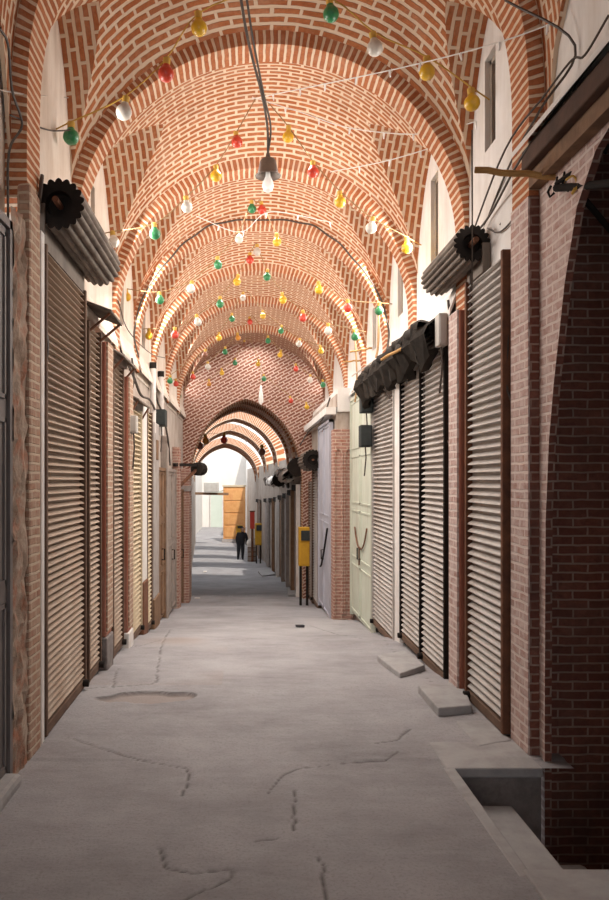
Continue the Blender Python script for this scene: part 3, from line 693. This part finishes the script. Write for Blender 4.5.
# far shops inside the passage
mats = ['greywood', 'cream_metal', 'stone', 'wood', 'grey_metal', 'greywood', 'stone', 'wood']
desc = ['grey timber', 'cream', 'grey stone coloured', 'brown timber', 'grey metal', 'weathered grey', 'dull grey', 'dark brown']
for k, y in enumerate((19.3, 21.2, 23.2, 25.2, 27.4, 29.6, 32.0, 36.5)):
    y1 = y + 1.6; a, c = txr(y), txr(y1); zf = fz(y) + .02; z1 = zf + 2.55
    t = thing('shop_door', '%s shop door in the passage beyond the arch, %s' % (desc[k], ['first past the jamb', 'second past the jamb', 'third past the jamb', 'fourth past the jamb', 'fifth past the jamb', 'sixth past the jamb', 'next to the red panel', 'beyond the standing person'][k]), 'door', (a, y, zf))
    for q0, q1 in ((0, .48), (.52, 1)):
        ya, yb = y + 1.6*q0, y + 1.6*q1
        MB().add([(txr(ya)-.05, ya, zf), (txr(yb)-.05, yb, zf), (txr(yb)-.05, yb, z1), (txr(ya)-.05, ya, z1), (txr(ya)+.02, ya, zf), (txr(yb)+.02, yb, zf), (txr(yb)+.02, yb, z1), (txr(ya)+.02, ya, z1)],
                 [(0,1,2,3),(0,3,7,4),(1,5,6,2),(3,2,6,7)]).build('door_leaf', mats[k], t)
    MB().bar((txr(y)-.08, y-.08, zf), (txr(y)-.08, y-.08, z1+.15), .10).build('door_post', ['whitepaint', 'wood', 'stone', 'greywood'][k % 4], t)
    MB().bar((txr(y)-.06, y-.1, z1+.06), (txr(y1)-.06, y1, z1+.06), .12, .14).build('door_head', 'black', t)
# cloth awnings bundled above those shops
def bundle(y0, y1, z, label, r=.16, x=None):
    t = thing('rolled_awning', label, 'awning', ((txr(y0) if x is None else x), y0, z))
    b = MB(); P = []; n = 14; K = 14
    for i in range(n+1):
        y = y0 + (y1-y0)*i/n; X = (txr(y) if x is None else x) - .28; P.append([(X + r*(1+.25*math.sin(i*2.1+k))*math.cos(k*2*PI/K), y, z + .05*math.sin(i*.9) + r*.8*(1+.2*math.sin(i*1.3+2*k))*math.sin(k*2*PI/K)) for k in range(K+1)])
    b.grid(P); b.build('cloth_roll', 'cloth', t, smooth=True)
    b = MB(); b.bar(((txr(y0) if x is None else x), y0, z+.2), ((txr(y0) if x is None else x)-.45, y0, z-.1), .04); b.build('bracket', 'black', t)
    return t
bundle(19.3, 21.3, 1.85, 'dusty white cloth awning rolled up just inside the arch')
bundle(21.6, 24.4, 1.9, 'dusty white cloth awning rolled up deeper inside the passage')
bundle(25.0, 28.0, 1.7, 'rolled cloth awning farthest along the passage wall')
def dark_hood(y0, y1, z, x, r, label):
    t = thing('shutter_hood', label, 'hood', (x, y0, z)); n = 20; K = 20
    b = MB(); b.tube([(x, y, z) for y in np.linspace(y0, y1, 4)], r, 18); b.build('barrel', 'tarp', t, smooth=True)
    b = MB(); b.tube([(x, y0-.02, z), (x, y0+.01, z)], r*1.12, 18); b.build('rim', 'black', t)
    MB().bar((x, y0+.1, z+r), (x+.35, y0+.1, z+r+.1), .05).build('bracket', 'black', t)
dark_hood(18.7, 19.5, 2.05, 1.22, .20, 'black barrel shaped shutter hood at the springing of the arch')
dark_hood(22.4, 23.2, 1.75, .95, .17, 'small black shutter hood hanging over the passage shops')
# yellow meter boxes on posts
def meter(x, y, z0, w, h, label, legs=True):
    t = thing('meter_box', label, 'meter box', (x, y, fz(y)), 'yellow meter boxes along the passage')
    bd = box(x-w/2, x+w/2, y-.12, y+.12, z0, z0+h).build('body', 'yellow', t, bevel=.012)
    box(x-w*.4, x+w*.4, y-.135, y-.12, z0+.05, z0+h*.6).build('cover', 'yellow', bd, bevel=.006)
    box(x-w*.3, x+w*.5, y-.17, y-.12, z0+h*.66, z0+h*.92).build('gauge', 'greenbox', t, bevel=.01)
    for s in (-1, 1): MB().tube([(x+s*w*.3, y, fz(y)-.02), (x+s*w*.3, y, z0)], .03).build('leg', 'black', t)
meter(1.25, 17.0, -.07, .23, .82, 'yellow meter box on dark posts in front of the arch')
meter(.56, 33.6, -.98, .28, .92, 'yellow meter box on posts deep in the passage by the red panel')
meter(-.28, 40.5, -.98, .33, .45, 'smallest yellow box behind the standing person')
t = thing('red_panel', 'tall red panel hung on the passage wall near the person', 'panel', (.35, 35, fz(35)))
box(.22, .42, 34.9, 35.0, -.38, .36).build('board', 'redsign', t, bevel=.01); box(.20, .44, 34.88, 35.02, .36, .41).build('top_rail', 'rust', t)
MB().tube([(.32, 34.97, fz(35)-.02), (.32, 34.97, -.38)], .06).build('post', 'rust', t)
t = thing('goods_crate', 'brown crate standing beside the person in the passage', 'crate', (.3, 35.5, fz(35.5)))
box(.12, .52, 35.1, 35.6, fz(35.4), fz(35.4)+.62).build('body', 'wood', t, bevel=.01)
for k in range(3): box(.11, .53, 35.08, 35.1, fz(35.4)+.05+.2*k, fz(35.4)+.2+.2*k).build('slat', 'greywood', t)
b = MB(); b.lathe([(.02, 0), (.20, .02), (.24, .16), (.20, .30), (.10, .36), (.07, .42), (.09, .47), (.02, .48)], (.30, 35.35, fz(35.4)+.62), 14); b.rough(.01)
tag(b.build('sack', 'cloth', base=True, smooth=True), 'white sack standing on the brown crate', 'sack')

# ------------------------------------------------------------------ person far down the passage
def person(x, y):
    zg = fz(y); H = 1.46
    me = bpy.data.meshes.new('person'); s = H
    J = {'pel': (0,0,.53), 'sp': (.01,-.01,.65), 'ch': (.03,-.02,.75), 'nk': (.05,-.03,.835), 'hd0': (.055,-.04,.87), 'hd': (.06,-.05,.925), 'hd2': (.06,-.05,.985),
         'hl': (-.055,0,.50), 'kl': (-.07,-.015,.27), 'al': (-.085,.01,.04), 'tl': (-.09,-.07,.02), 'hr': (.055,0,.50), 'kr': (.06,-.02,.27), 'ar': (.055,.02,.04), 'tr': (.06,-.07,.02),
         'sl': (-.085,-.02,.80), 'el': (-.13,.0,.64), 'wl': (-.11,-.06,.50), 'ml': (-.10,-.075,.45), 'sr': (.15,-.02,.80), 'er': (.19,.0,.64), 'wr': (.17,-.07,.51), 'mr': (.165,-.085,.46)}
    R = dict(pel=.085, sp=.075, ch=.085, nk=.035, hd0=.045, hd=.058, hd2=.035, hl=.062, kl=.042, al=.028, tl=.02, hr=.062, kr=.042, ar=.028, tr=.02, sl=.042, el=.032, wl=.022, ml=.02, sr=.042, er=.032, wr=.022, mr=.02)
    E = [('pel','sp'),('sp','ch'),('ch','nk'),('nk','hd0'),('hd0','hd'),('hd','hd2'),('pel','hl'),('hl','kl'),('kl','al'),('al','tl'),('pel','hr'),('hr','kr'),('kr','ar'),('ar','tr'),('ch','sl'),('sl','el'),('el','wl'),('wl','ml'),('ch','sr'),('sr','er'),('er','wr'),('wr','mr')]
    K = list(J); me.from_pydata([tuple(c*s for c in J[k]) for k in K], [(K.index(a), K.index(b_)) for a, b_ in E], [])
    o = bpy.data.objects.new('person', me); COL.objects.link(o); o.location = (x, y, zg)
    me.materials.append(M['blackcloth'])
    sk = o.modifiers.new('body', 'SKIN'); ss = o.modifiers.new('smooth', 'SUBSURF'); ss.levels = 2; ss.render_levels = 2
    for i, k in enumerate(K): me.skin_vertices[0].data[i].radius = (R[k]*s*(1 if 'hd' in k or k=='nk' else 1.45), R[k]*s*(1 if 'hd' in k or k=='nk' else 1.35)); 
    me.skin_vertices[0].data[0].use_root = True
    tag(o, 'person in black clothes standing in the passage beside the brown crate', 'person')
    ORG[o.name] = (x, y, zg)
    hx, hy, hz = x + .06*s, y - .05*s, zg + .93*s
    f = MB().lathe([(.005,-.075*s),(.03*s,-.068*s),(.05*s,-.03*s),(.054*s,.01*s),(.045*s,.045*s),(.01,.06*s)], (hx, hy-.012*s, hz), 12).build('face', 'skin', o, smooth=True)
    MB().lathe([(.004,-.015*s),(.014*s,-.012*s),(.010*s,.012*s),(.004,.016*s)], (hx, hy-.066*s, hz-.005*s), 8).build('nose', 'skin', f, smooth=True)
    MB().lathe([(.055*s,-.02*s),(.063*s,.01*s),(.055*s,.045*s),(.03*s,.07*s),(.004,.076*s)], (hx, hy+.008*s, hz+.005), 12).build('hair', 'hair', o, smooth=True)
person(-.19, 36.2)

# ------------------------------------------------------------------ black tarpaulin, poles, boxes on the right
def tarp():
    t = thing('tarpaulin', 'ragged black tarpaulin bunched over the double shutter and the next one', 'tarpaulin', (XR, 9, 3.0))
    g = []; n = 70
    for k in range(n+1):
        y = 7.0 + 4.2*k/n; a = math.sin(k*1.7)*.03; c = math.sin(k*.9+1)*.04
        dr = .05 + .20*abs(math.sin(k*.53)*math.sin(k*.21+1)) + random.uniform(0, .09)
        g.append([(XR+.02, y, 3.17), (XR-.12, y, 3.17+a*.6), (XR-.24+c, y, 3.10+a), (XR-.27+c, y, 3.02+c*.5), (XR-.20+a, y, 3.02-dr), (XR-.12+a, y, 3.05-dr)])
    MB().grid(g).build('sheet', 'tarp', t)
    for q in range(4):
        y0 = 7.2 + q*.95; b = MB(); P = []
        for i in range(9):
            y = y0 + .75*i/8; P.append([(XR-.2 + (.07+.02*math.sin(i*2+k))*math.cos(k*PI/5), y, 3.13+.02*math.sin(i*1.3) + (.055+.02*math.sin(i*3+k*2))*math.sin(k*PI/5)) for k in range(11)])
        b.grid(P).build('fold', 'tarp', t, smooth=True)
tarp()
def pole(p, q, r, label, m='pole', cat='pole', name='wooden_pole'):
    b = MB(); pts = [Vector(p).lerp(Vector(q), i/8) + Vector((0, 0, .006*math.sin(i*2))) for i in range(9)]
    return tag(b.tube(pts, r, 8).build(name, m, org=p, smooth=True), label, cat)
pole(at(475,170,5.0), at(583,179,4.75), .021, 'yellow brown wooden pole sticking out from the wall above the alcove')
pole((1.78, 7.0, 3.13), (1.42, 8.3, 3.0), .016, 'bamboo pole propped along the black tarpaulin')
pole(at(350,352,11.5), at(372,348,11.5), .014, 'short pale stick jutting from the wall past the tarpaulin', 'pole')
pole(at(343,362,12.6), at(365,360,12.4), .014, 'lower short pale stick jutting from the wall beyond', 'pole')
pole(at(366,372,10.2), at(395,404,9.7), .012, 'thin grey stick slanting beneath the tarpaulin end', 'greywood')
# black bracket with spiral wire near the top right
t = thing('iron_bracket', 'black iron bracket with spiral wire over the alcove arch', 'bracket', at(560,187,4.6))
MB().tube([at(556,188,4.72), at(583,186,4.45), at(640,180,3.9)], .022, 8).build('arm', 'black', t)
MB().tube([at(568,188,4.6), at(585,200,4.62), at(612,232,4.75)], .018, 6).build('brace', 'black', t)
MB().tube([at(556,184,4.7), at(610,146,4.3), at(650,120,4.0)], .013, 6).build('rod', 'black', t)
b = MB()
for k in range(9):
    c = at(556+k*7.2, 184-k*5.1, 4.7-k*.053); b.tube([c + Vector((-.004, 0, -.03)), c + Vector((.012, .01, .045))], .007, 5)
b.build('spike', 'black', t)
MB().tube([at(551,186,4.7), at(548,192,4.7), at(550,197,4.7), at(554,193,4.7)], .008, 6).build('hook', 'black', t)
MB().tube(smoothpts([at(566,180,4.55), at(573,176,4.5), at(577,183,4.5), at(572,194,4.5), at(585,176,4.45), at(590,178,4.45)]), .007, 5).build('yellow_tie', 'yellowcord', t)
# boxes on walls
def wallbox(name, x0, x1, y0, y1, z0, z1, m, label, cat='box', wire=True):
    t = thing(name, label, cat, ((x0+x1)/2, (y0+y1)/2, z0)); b0 = box(x0, x1, y0, y1, z0, z1).build('case', m, t, bevel=.012)
    box(x0+.01, x1-.01, y0-.008, y0, z0+.02, z1-.02).build('lid', m, t, bevel=.004)
    if wire:
        xm, ym = (x0+x1)/2, (y0+y1)/2; MB().tube([(xm, ym, z0+.01), (xm+.01, ym, z0-.15), (xm-.01, ym+.02, z0-.4)], .01).build('cable', 'cable', t)
c = at(442, 330, 6.9); wallbox('junction_box', c.x-.04, c.x+.04, 6.85, 7.0, c.z-.14, c.z+.14, 'greybox', 'pale grey junction box on the red post beside the double shutter')
c = at(368, 436, 11.0); wallbox('fuse_box', c.x-.11, c.x+.05, 10.95, 11.15, c.z-.15, c.z+.15, 'greenbox', 'dark fuse box mounted beside the pale green door')
c = at(368, 404, 11.0); wallbox('fuse_box', c.x-.10, c.x+.07, 10.95, 11.15, c.z-.12, c.z+.12, 'greenbox', 'upper black box under the tarpaulin by the green door')
c = at(131, 425, 9.1); wallbox('meter_box', XL+.08, XL+.17, 8.95, 9.1, c.z-.10, c.z+.10, 'greybox', 'small grey meter box on the second red post')
c = at(163, 420, 12.9); wallbox('fuse_box', XL-.02, XL+.14, 12.5, 12.8, c.z-.12, c.z+.14, 'greenbox', 'dark box with cables above the brown timber door')
wallbox('switch_box', XL-.01, XL+.08, 11.9, 12.1, 2.05, 2.35, 'wood', 'small wooden box tied to the grey stone column')
# insulators on pale pipes above the left shops
for k, (u, v, y) in enumerate(((153, 372, 11.8), (161, 380, 13.0))):
    c = at(u, v, y); t = thing('insulator_pipe', ['pale upright pipe with a black cap, the taller and nearer one', 'pale upright pipe with a black cap, the farther one'][k], 'pipe', (c.x, y, c.z-.5))
    MB().tube([(c.x, y, c.z-.9), (c.x, y, c.z+.05)], .045, 10).build('pipe', 'whitepaint', t, smooth=True)
    MB().tube([(c.x, y, c.z+.05), (c.x, y, c.z+.14)], .052, 10).build('cap', 'black', t, smooth=True)
# rod awning bracket across the far left shops
t = thing('awning_bracket', 'black iron awning bracket projecting from the wall before the pointed arch', 'bracket', at(172,466,15.5))
MB().bar((XL, 15.6, 2.05), (-.93, 16.8, 2.06), .06).build('arm', 'black', t); MB().bar((XL, 16, 1.55), (-.98, 16.7, 2.0), .05).build('brace', 'rust', t)
MB().tube([(-1.0, 16.6, 1.98), (-.92, 16.9, 1.98)], .14, 12).build('roll', 'tarp', t)
# concrete doorsteps on the lane
def slab(pts, h, label, m='concrete'):
    P = [ground(*q) for q in pts]; z = min(fz(p[1]) for p in P); n = len(P)
    vs = [(x, y, fz(y) - .08) for x, y in P] + [(x, y, fz(y) + h) for x, y in P]
    b = MB().add(vs, [tuple(range(n)), tuple(range(2*n-1, n-1, -1))] + [(i, n+i, n+(i+1) % n, (i+1) % n) for i in range(n)])
    return tag(b.build('door_step', m, base=True, bevel=.012), label, 'step')
slab([(418,694),(438,718),(472,715),(462,690)], .075, 'pale raised concrete doorstep at the foot of the red post')
slab([(377,660),(400,679),(425,670),(405,655)], .05, 'low concrete doorstep in front of the double shutter')
slab([(455,722),(478,748),(512,742),(490,722)], .015, 'flat broken slab in front of the grey shutter next to the brick pier')
slab([(258,572),(262,577),(276,575),(270,570)], .05, 'low step at the foot of a passage shop')
slab([(287,590),(288,597),(305,596),(302,588)], .06, 'low step below the yellow meter box')
# small litter
for (u, v) in ((205, 572), (197, 599), (300, 627)):
    x, y = ground(u, v); tag(MB().box(x-.06, x+.06, y-.05, y+.05, fz(y)+.0, fz(y)+.03).rough(.015).build('paper_scrap', 'whitepaint' if u < 300 else 'blackcloth', base=True),
        {205: 'white paper scrap on the lane far inside the passage', 197: 'white paper scrap near the brick pier of the arch', 300: 'dark scrap of rubbish in front of the brick pier'}[u], 'litter')

# ------------------------------------------------------------------ string lights
def bulb_mesh(color, r):
    b = MB(); prof = [(.004, -r)] + [(r*math.sin(a), -r*math.cos(a)) for a in np.linspace(.25, 2.5, 11)] + [(r*.42, r*1.12), (r*.40, r*1.3)]
    b.lathe(prof, (0, 0, 0), 16); o = b.build('bulb', 'bulb_' + color, smooth=True); return o
def garland(name_label, y, left, right, hub, cord='browncord', r=.058, sock='yellowcord', ydr=0):
    h = at(hub[0], hub[1], y); t = thing('string_light', name_label, 'string light', h, 'coloured string lights')
    for arm in (left, right):
        if not arm: continue
        pts = [at(u, v, y) + Vector((0, 0, r*1.9)) for u, v, c in arm]
        dv = pts[-1] - (pts[-2] if len(pts) > 1 else h); end = pts[-1] + dv.normalized() * .16
        side = 1 if end.x > XC else -1
        end.x = min(max(end.x, XL-.06), XR+.06)
        MB().tube([tuple(p) for p in smoothpts([h] + pts + [end], 4)], .006, 5).build('cord', cord, t)
        for (u, v, c), q in zip(arm, pts):
            me_key = (c, r)
            if me_key not in BULBS:
                o = bulb_mesh(c, r); k = MB().lathe([(r*.45, r*1.15), (r*.48, r*1.9), (r*.2, r*2.05)], (0,0,0), 10).build('socket', sock, smooth=True); BULBS[me_key] = (o.data, k.data)
                bpy.data.objects.remove(o); bpy.data.objects.remove(k)
            md, kd = BULBS[me_key]
            o = bpy.data.objects.new('bulb', md); COL.objects.link(o); o.parent = t; o.location = Vector(at(u, v, y)) - Vector(h); o['label'] = c + ' bulb'
            o.rotation_euler = (random.uniform(-.15, .15), random.uniform(-.25, .25), random.uniform(0, 6))
            k = bpy.data.objects.new('socket', kd); COL.objects.link(k); k.parent = o
    return t
BULBS = {}
g_, r_, y_, w_, o_, b_ = 'green', 'red', 'yellow', 'white', 'orange', 'brown'
garland('string of coloured bulbs across the nearest vault bay', 6.0, [(199,28,y_),(166,74,r_),(124,112,w_),(71,137,g_)], [(331,14,g_),(375,48,w_),(427,72,y_),(472,103,y_)], (262,-12), 'yellowcord', .060)
garland('string of coloured bulbs in the bay with the hanging lamp', 7.8, [(237,142,r_),(216,176,y_),(187,207,w_),(155,234,g_),(114,242,w_)], [(288,137,y_),(313,172,r_),(340,202,y_),(371,228,w_),(407,248,y_)], (259,92), r=.055)
garland('string of coloured bulbs in the third vault bay from the camera', 9.6, [(252,209,g_),(239,239,w_),(218,265,g_),(191,289,w_),(160,300,g_),(127,297,y_)], [(262,210,r_),(277,242,y_),(319,290,y_),(348,308,r_),(379,311,g_)], (256,204), r=.052)
garland('string of coloured bulbs in the fourth vault bay from the camera', 11.3, [(250,260,r_),(237,282,y_),(220,304,g_),(198,322,w_),(175,335,r_),(149,336,y_)], [(257,252,w_),(267,277,g_),(283,300,y_),(303,318,r_),(328,331,w_),(355,337,g_)], (254,246), r=.055)
garland('string of coloured bulbs in the fifth vault bay from the camera', 13.4, [(243,298,w_),(232,319,g_),(219,338,y_),(205,355,b_),(170,381,g_)], [(263,316,y_),(281,331,g_),(299,344,w_),(321,351,y_)], (249,292), r=.05)
garland('string of coloured bulbs in the sixth vault bay from the camera', 15.2, [(250,322,r_),(238,338,o_),(225,352,g_),(208,367,w_),(193,377,r_),(176,384,r_)], [(268,341,g_),(280,355,y_),(296,369,r_),(310,380,w_),(323,385,g_)], (253,316), r=.052)
garland('string of coloured bulbs in the last bay before the pointed arch', 17.6, [(244,345,b_),(235,363,g_),(222,373,y_),(209,384,o_),(179,396,g_)], [(258,364,y_),(264,379,g_),(291,401,r_),(307,407,y_)], (250,338), r=.055)
garland('short string of red bulbs inside the dark passage', 24.0, [(224,440,r_),(206,441,o_),(200,446,b_)], [(262,452,b_)], (240,425), r=.11)
# hanging lamp
c = at(268, 158, 7.4); t = thing('pendant_lamp', 'brown bell shaped pendant lamp with a bare white bulb, hung on two long cables', 'lamp', (c.x, c.y, c.z))
MB().lathe([(.018, .04), (.025, .0), (.062, -.012), (.074, -.03), (.098, -.145), (.122, -.165), (.118, -.172), (.092, -.15), (.06, -.04), (.01, -.02)], c, 18).build('lamp_shade', 'shade', t, smooth=True)
MB().lathe([(.02, -.12), (.024, -.17), (.05, -.225), (.054, -.265), (.04, -.305), (.012, -.32)], c, 14).build('bulb', 'opal', t, smooth=True)
for dx in (-.0, .03):
    MB().tube(smoothpts([c + Vector((0, 0, .03)), c + Vector((dx-.01, -.15, .22)), at(262+dx*60, 95, 6.8), at(248+dx*170, 40, 6.2), at(238+dx*200, -20, 5.7)], 5), .009 if dx else .011, 6).build('cable', 'cable', t)
c = at(261, 396, 17.9); t = thing('pendant_lamp', 'small white pendant bulb hanging before the apex of the pointed arch', 'lamp', c)
MB().lathe([(.012, -.2), (.055, -.14), (.05, .02), (.03, .14), (.026, .22), (.01, .24)], c, 12).build('bulb', 'opal', t, smooth=True); MB().tube([c + Vector((0,0,.22)), c + Vector((0,-.1,.75))], .008).build('cable', 'palecable', t)
# fairy lights
def fairy(pts, label, step=.32):
    P = smoothpts(pts, 10); t = thing('fairy_light', label, 'fairy lights', P[0], 'white fairy light strands'); MB().tube(P, .0048, 5).build('wire', 'whitewire', t)
    acc = 0
    for a, c in zip(P, P[1:]):
        acc += (c-a).length
        if acc > step:
            acc = 0; d = Vector((random.uniform(-.01, .01), random.uniform(-.01, .01), -.055)); MB().tube([c, c+d*.55, c+d], .011, 6, .006).build('mini_bulb', 'opal', t)
fairy([at(252,99,7.6), at(300,89,7.0), at(400,68,6.0), at(500,42,5.2), at(590,8,4.7), at(640,-12,4.5)], 'white fairy light strand running from the vault crown to the top corner')
fairy([at(252,97,7.6), at(300,112,7.6), at(350,128,7.4), at(420,134,6.9), at(480,120,6.3), at(500,108,6.2)], 'white fairy light strand sagging below the first arch')
fairy([at(330,172,7.9), at(390,160,7.3), at(450,140,6.8), at(500,108,6.2), at(545,65,5.2), at(600,5,4.6)], 'white fairy light strand climbing past the tall white lunette')
fairy([at(196,216,9.4), at(240,232,9.2), at(270,212,9.0), at(330,222,9.0)], 'white strand slung under the wired arch')

# ------------------------------------------------------------------ cables
def cable(pts, label, r=.007, m='cable', k=6):
    P = smoothpts(pts, k); return tag(MB().tube(P, r, 5).build('cable', m, org=tuple(P[0])), label, 'cable')
ys = 10.12; zs = 5.01 - RISE
arc = [(XC + (HW+.02)*math.cos(a), ys, zs + (RISE+.06)*math.sin(a) + (.03*math.sin(a*7)+.012*math.sin(a*23))) for a in np.linspace(.05, PI-.05, 26)]
cable([(XR-.05, ys, 3.15)] + arc + [(XL+.04, ys, 3.3)], 'dark cable following the third arch all round', .012)
cable([at(42,175,5.35), at(38,215,5.3), at(36,250,5.32), at(44,320,5.4), at(47,350,5.4), at(40,385,5.4), at(33,397,5.34)], 'dark cable hanging down beside the largest tan shutter', .014)
cable([at(0,28,4.3), at(8,45,4.5), at(12,90,4.7), at(22,125,4.9), at(9,152,4.75), at(8,220,4.7)], 'dark wire running down the wall over the dark grey door', .008)
cable([at(0,90,4.7), at(30,95,5.2), at(70,98,6.4), at(140,110,7)], 'thin pale wire crossing the first cream lunette', .005, 'palecable')
cable([at(10,115,4.9), at(48,130,5.6), at(72,130,6.0)], 'thin dark wire leading to the green bulb over the big roll', .006, 'cable')
cable([at(505,0,5.0), at(575,45,4.6), at(540,110,4.85), at(505,175,5.6), at(462,285,6.8), at(440,330,7.0)], 'long black wire dropping from the top of the alcove wall to the junction box', .008)
cable([at(609,40,4.2), at(560,105,4.6), at(520,160,5.05), at(490,215,5.9), at(470,240,6.2)], 'black wire hugging the timber lintel', .009)
cable([at(609,15,4.2), at(585,55,4.35), at(572,60,4.45), at(545,95,4.7), at(505,150,5.2), at(470,240,6.2)], 'knotted black wire above the timber lintel', .007)
cable([at(517,150,5.3), at(521,190,5.3), at(515,215,5.4), at(500,232,5.7), at(488,228,5.9)], 'dark wire looping by the grey shutter roll', .007)
cable([at(506,95,5.8), at(503,150,5.8), at(501,195,5.8), at(508,210,5.7), at(500,225,5.75)], 'thin dark wire hanging down the white lunette', .006)
cable([at(503,265,5.55), at(508,330,5.45), at(506,380,5.45), at(511,400,5.42)], 'dark cable down the edge of the grey shutter next to the brick pier', .010)
cable([at(472,130,5.4), at(472,285,6.1), at(470,300,6.3), at(469,690,6.42)], 'long straight wire plumb down beside the faded red post', .006, 'cable')
cable([at(448,300,6.9), at(452,340,6.9), at(449,352,6.9), at(452,365,6.9)], 'red tipped dark wire hanging below the junction box', .012)
cable([at(445,330,7.1), at(446,400,7.1), at(444,430,7.1), at(450,445,7.0)], 'dark cable looping at the double shutter edge', .010)
cable([at(424,355,7.9), at(424,400,7.9), at(424,470,7.95)], 'thin cord hanging down the middle of the double shutter', .007)
cable([at(112,330,8.6), at(122,352,9.0), at(133,375,9.3), at(141,395,9.8), at(150,400,11), at(156,412,12)], 'thick dark cable draped along the wall over the cream shutter', .016)
cable([at(132,358,9.3), at(134,380,9.3), at(131,395,9.3), at(131,420,9.15)], 'dark cable looping down to the small grey meter box', .012)
cable([at(118,300,8.6), at(128,330,9.4), at(150,353,11), at(165,358,13)], 'thin wire strung between wall hooks over the shops', .006)
cable([at(154,380,11.9), at(157,400,12.2), at(163,415,12.9), at(168,440,13.5), at(170,465,14.5)], 'tangled black cable running below the capped pipes', .016)
cable([at(355,337,12.1), at(357,380,12.1), at(355,402,12.1)], 'brown cable dropping from the fourth arch to the ledge', .014, 'browncord')
cable([at(379,311,10.2), at(378,345,10.2), at(376,358,10.2)], 'brown cable dropping from the third arch to the tarpaulin', .016, 'browncord')
cable([at(330,398,13.5), at(322,420,14.3), at(310,430,15.5), at(300,445,17.5)], 'black cable slung along the white ledge of the far shops', .014)
cable([at(455,340,7.2), at(420,345,8.0), at(390,362,9.2), at(365,378,10.6), at(352,392,11.4)], 'pale cable running over the tarpaulin folds', .010, 'palecable')
cable([at(450,318,7.1), at(415,335,8.1), at(380,357,9.7), at(352,376,11.4)], 'second pale cable above the tarpaulin', .010, 'palecable')
# black wires tangled at the passage shops
for k in range(6):
    y = 20 + k*2.2; x = txr(y) - .15
    cable([(x, y, 1.75-.1*k*.3), (x-.1, y+.6, 1.95-.02*k), (x-.05, y+1.2, 1.55), (x-.12, y+1.9, 1.8)], ['black cable bunched over the first passage door', 'black cable bunched over the second passage door', 'black cable bunched over the third passage door', 'black cable bunched over the fourth passage door', 'black cable bunched over the fifth passage door', 'black cable bunched over the sixth passage door'][k], .035)

# ------------------------------------------------------------------ light
w = bpy.data.worlds.new('world'); sc.world = w; w.use_nodes = True
bg = w.node_tree.nodes['Background']; bg.inputs[0].default_value = (.86, .93, 1, 1); bg.inputs[1].default_value = 2.2
def area(name, loc, target, sx, sy, power, col=(1, .96, .91)):
    l = bpy.data.lights.new(name, 'AREA'); l.shape = 'RECTANGLE'; l.size = sx; l.size_y = sy; l.energy = power; l.color = col
    o = bpy.data.objects.new(name, l); COL.objects.link(o); o.location = loc
    o.rotation_euler = (Vector(target) - Vector(loc)).to_track_quat('-Z', 'Y').to_euler(); return o
pw = [32, 54, 42, 34, 26, 22, 12]
pd = [7, 28, 29, 30, 29, 28, 18]
for i in range(7):
    ym = (ribs[i][1] + ribs[i+1][0]) / 2
    for s in (-1, 1):
        x = XC + s*(WP - .25)
        if s > 0: area('crown_daylight', (XC, ym + .3, 4.95), (XC, ym + .3, 0), .8, .5, pd[i]).data.spread = 2.1  # added light under each crown; the vault has no opening there
        area('window_daylight', (x, ym + .35, 4.12), (XC - s*1.0, ym + .5, 3.2), .9, .8, pw[i] * (1.0 if s < 0 else .9))  # added before every lunette, standing in for window daylight even without a window
sun = bpy.data.lights.new('sun', 'SUN'); sun.energy = 3.5; sun.angle = .02; sun.color = (1, .94, .85)
so = bpy.data.objects.new('sun', sun); COL.objects.link(so); so.rotation_euler = (math.radians(34), math.radians(14), 0)
vs = sc.view_settings; vs.view_transform = 'Standard'; vs.look = 'None'; vs.exposure = .1; vs.gamma = 1; vs.use_curve_mapping = False
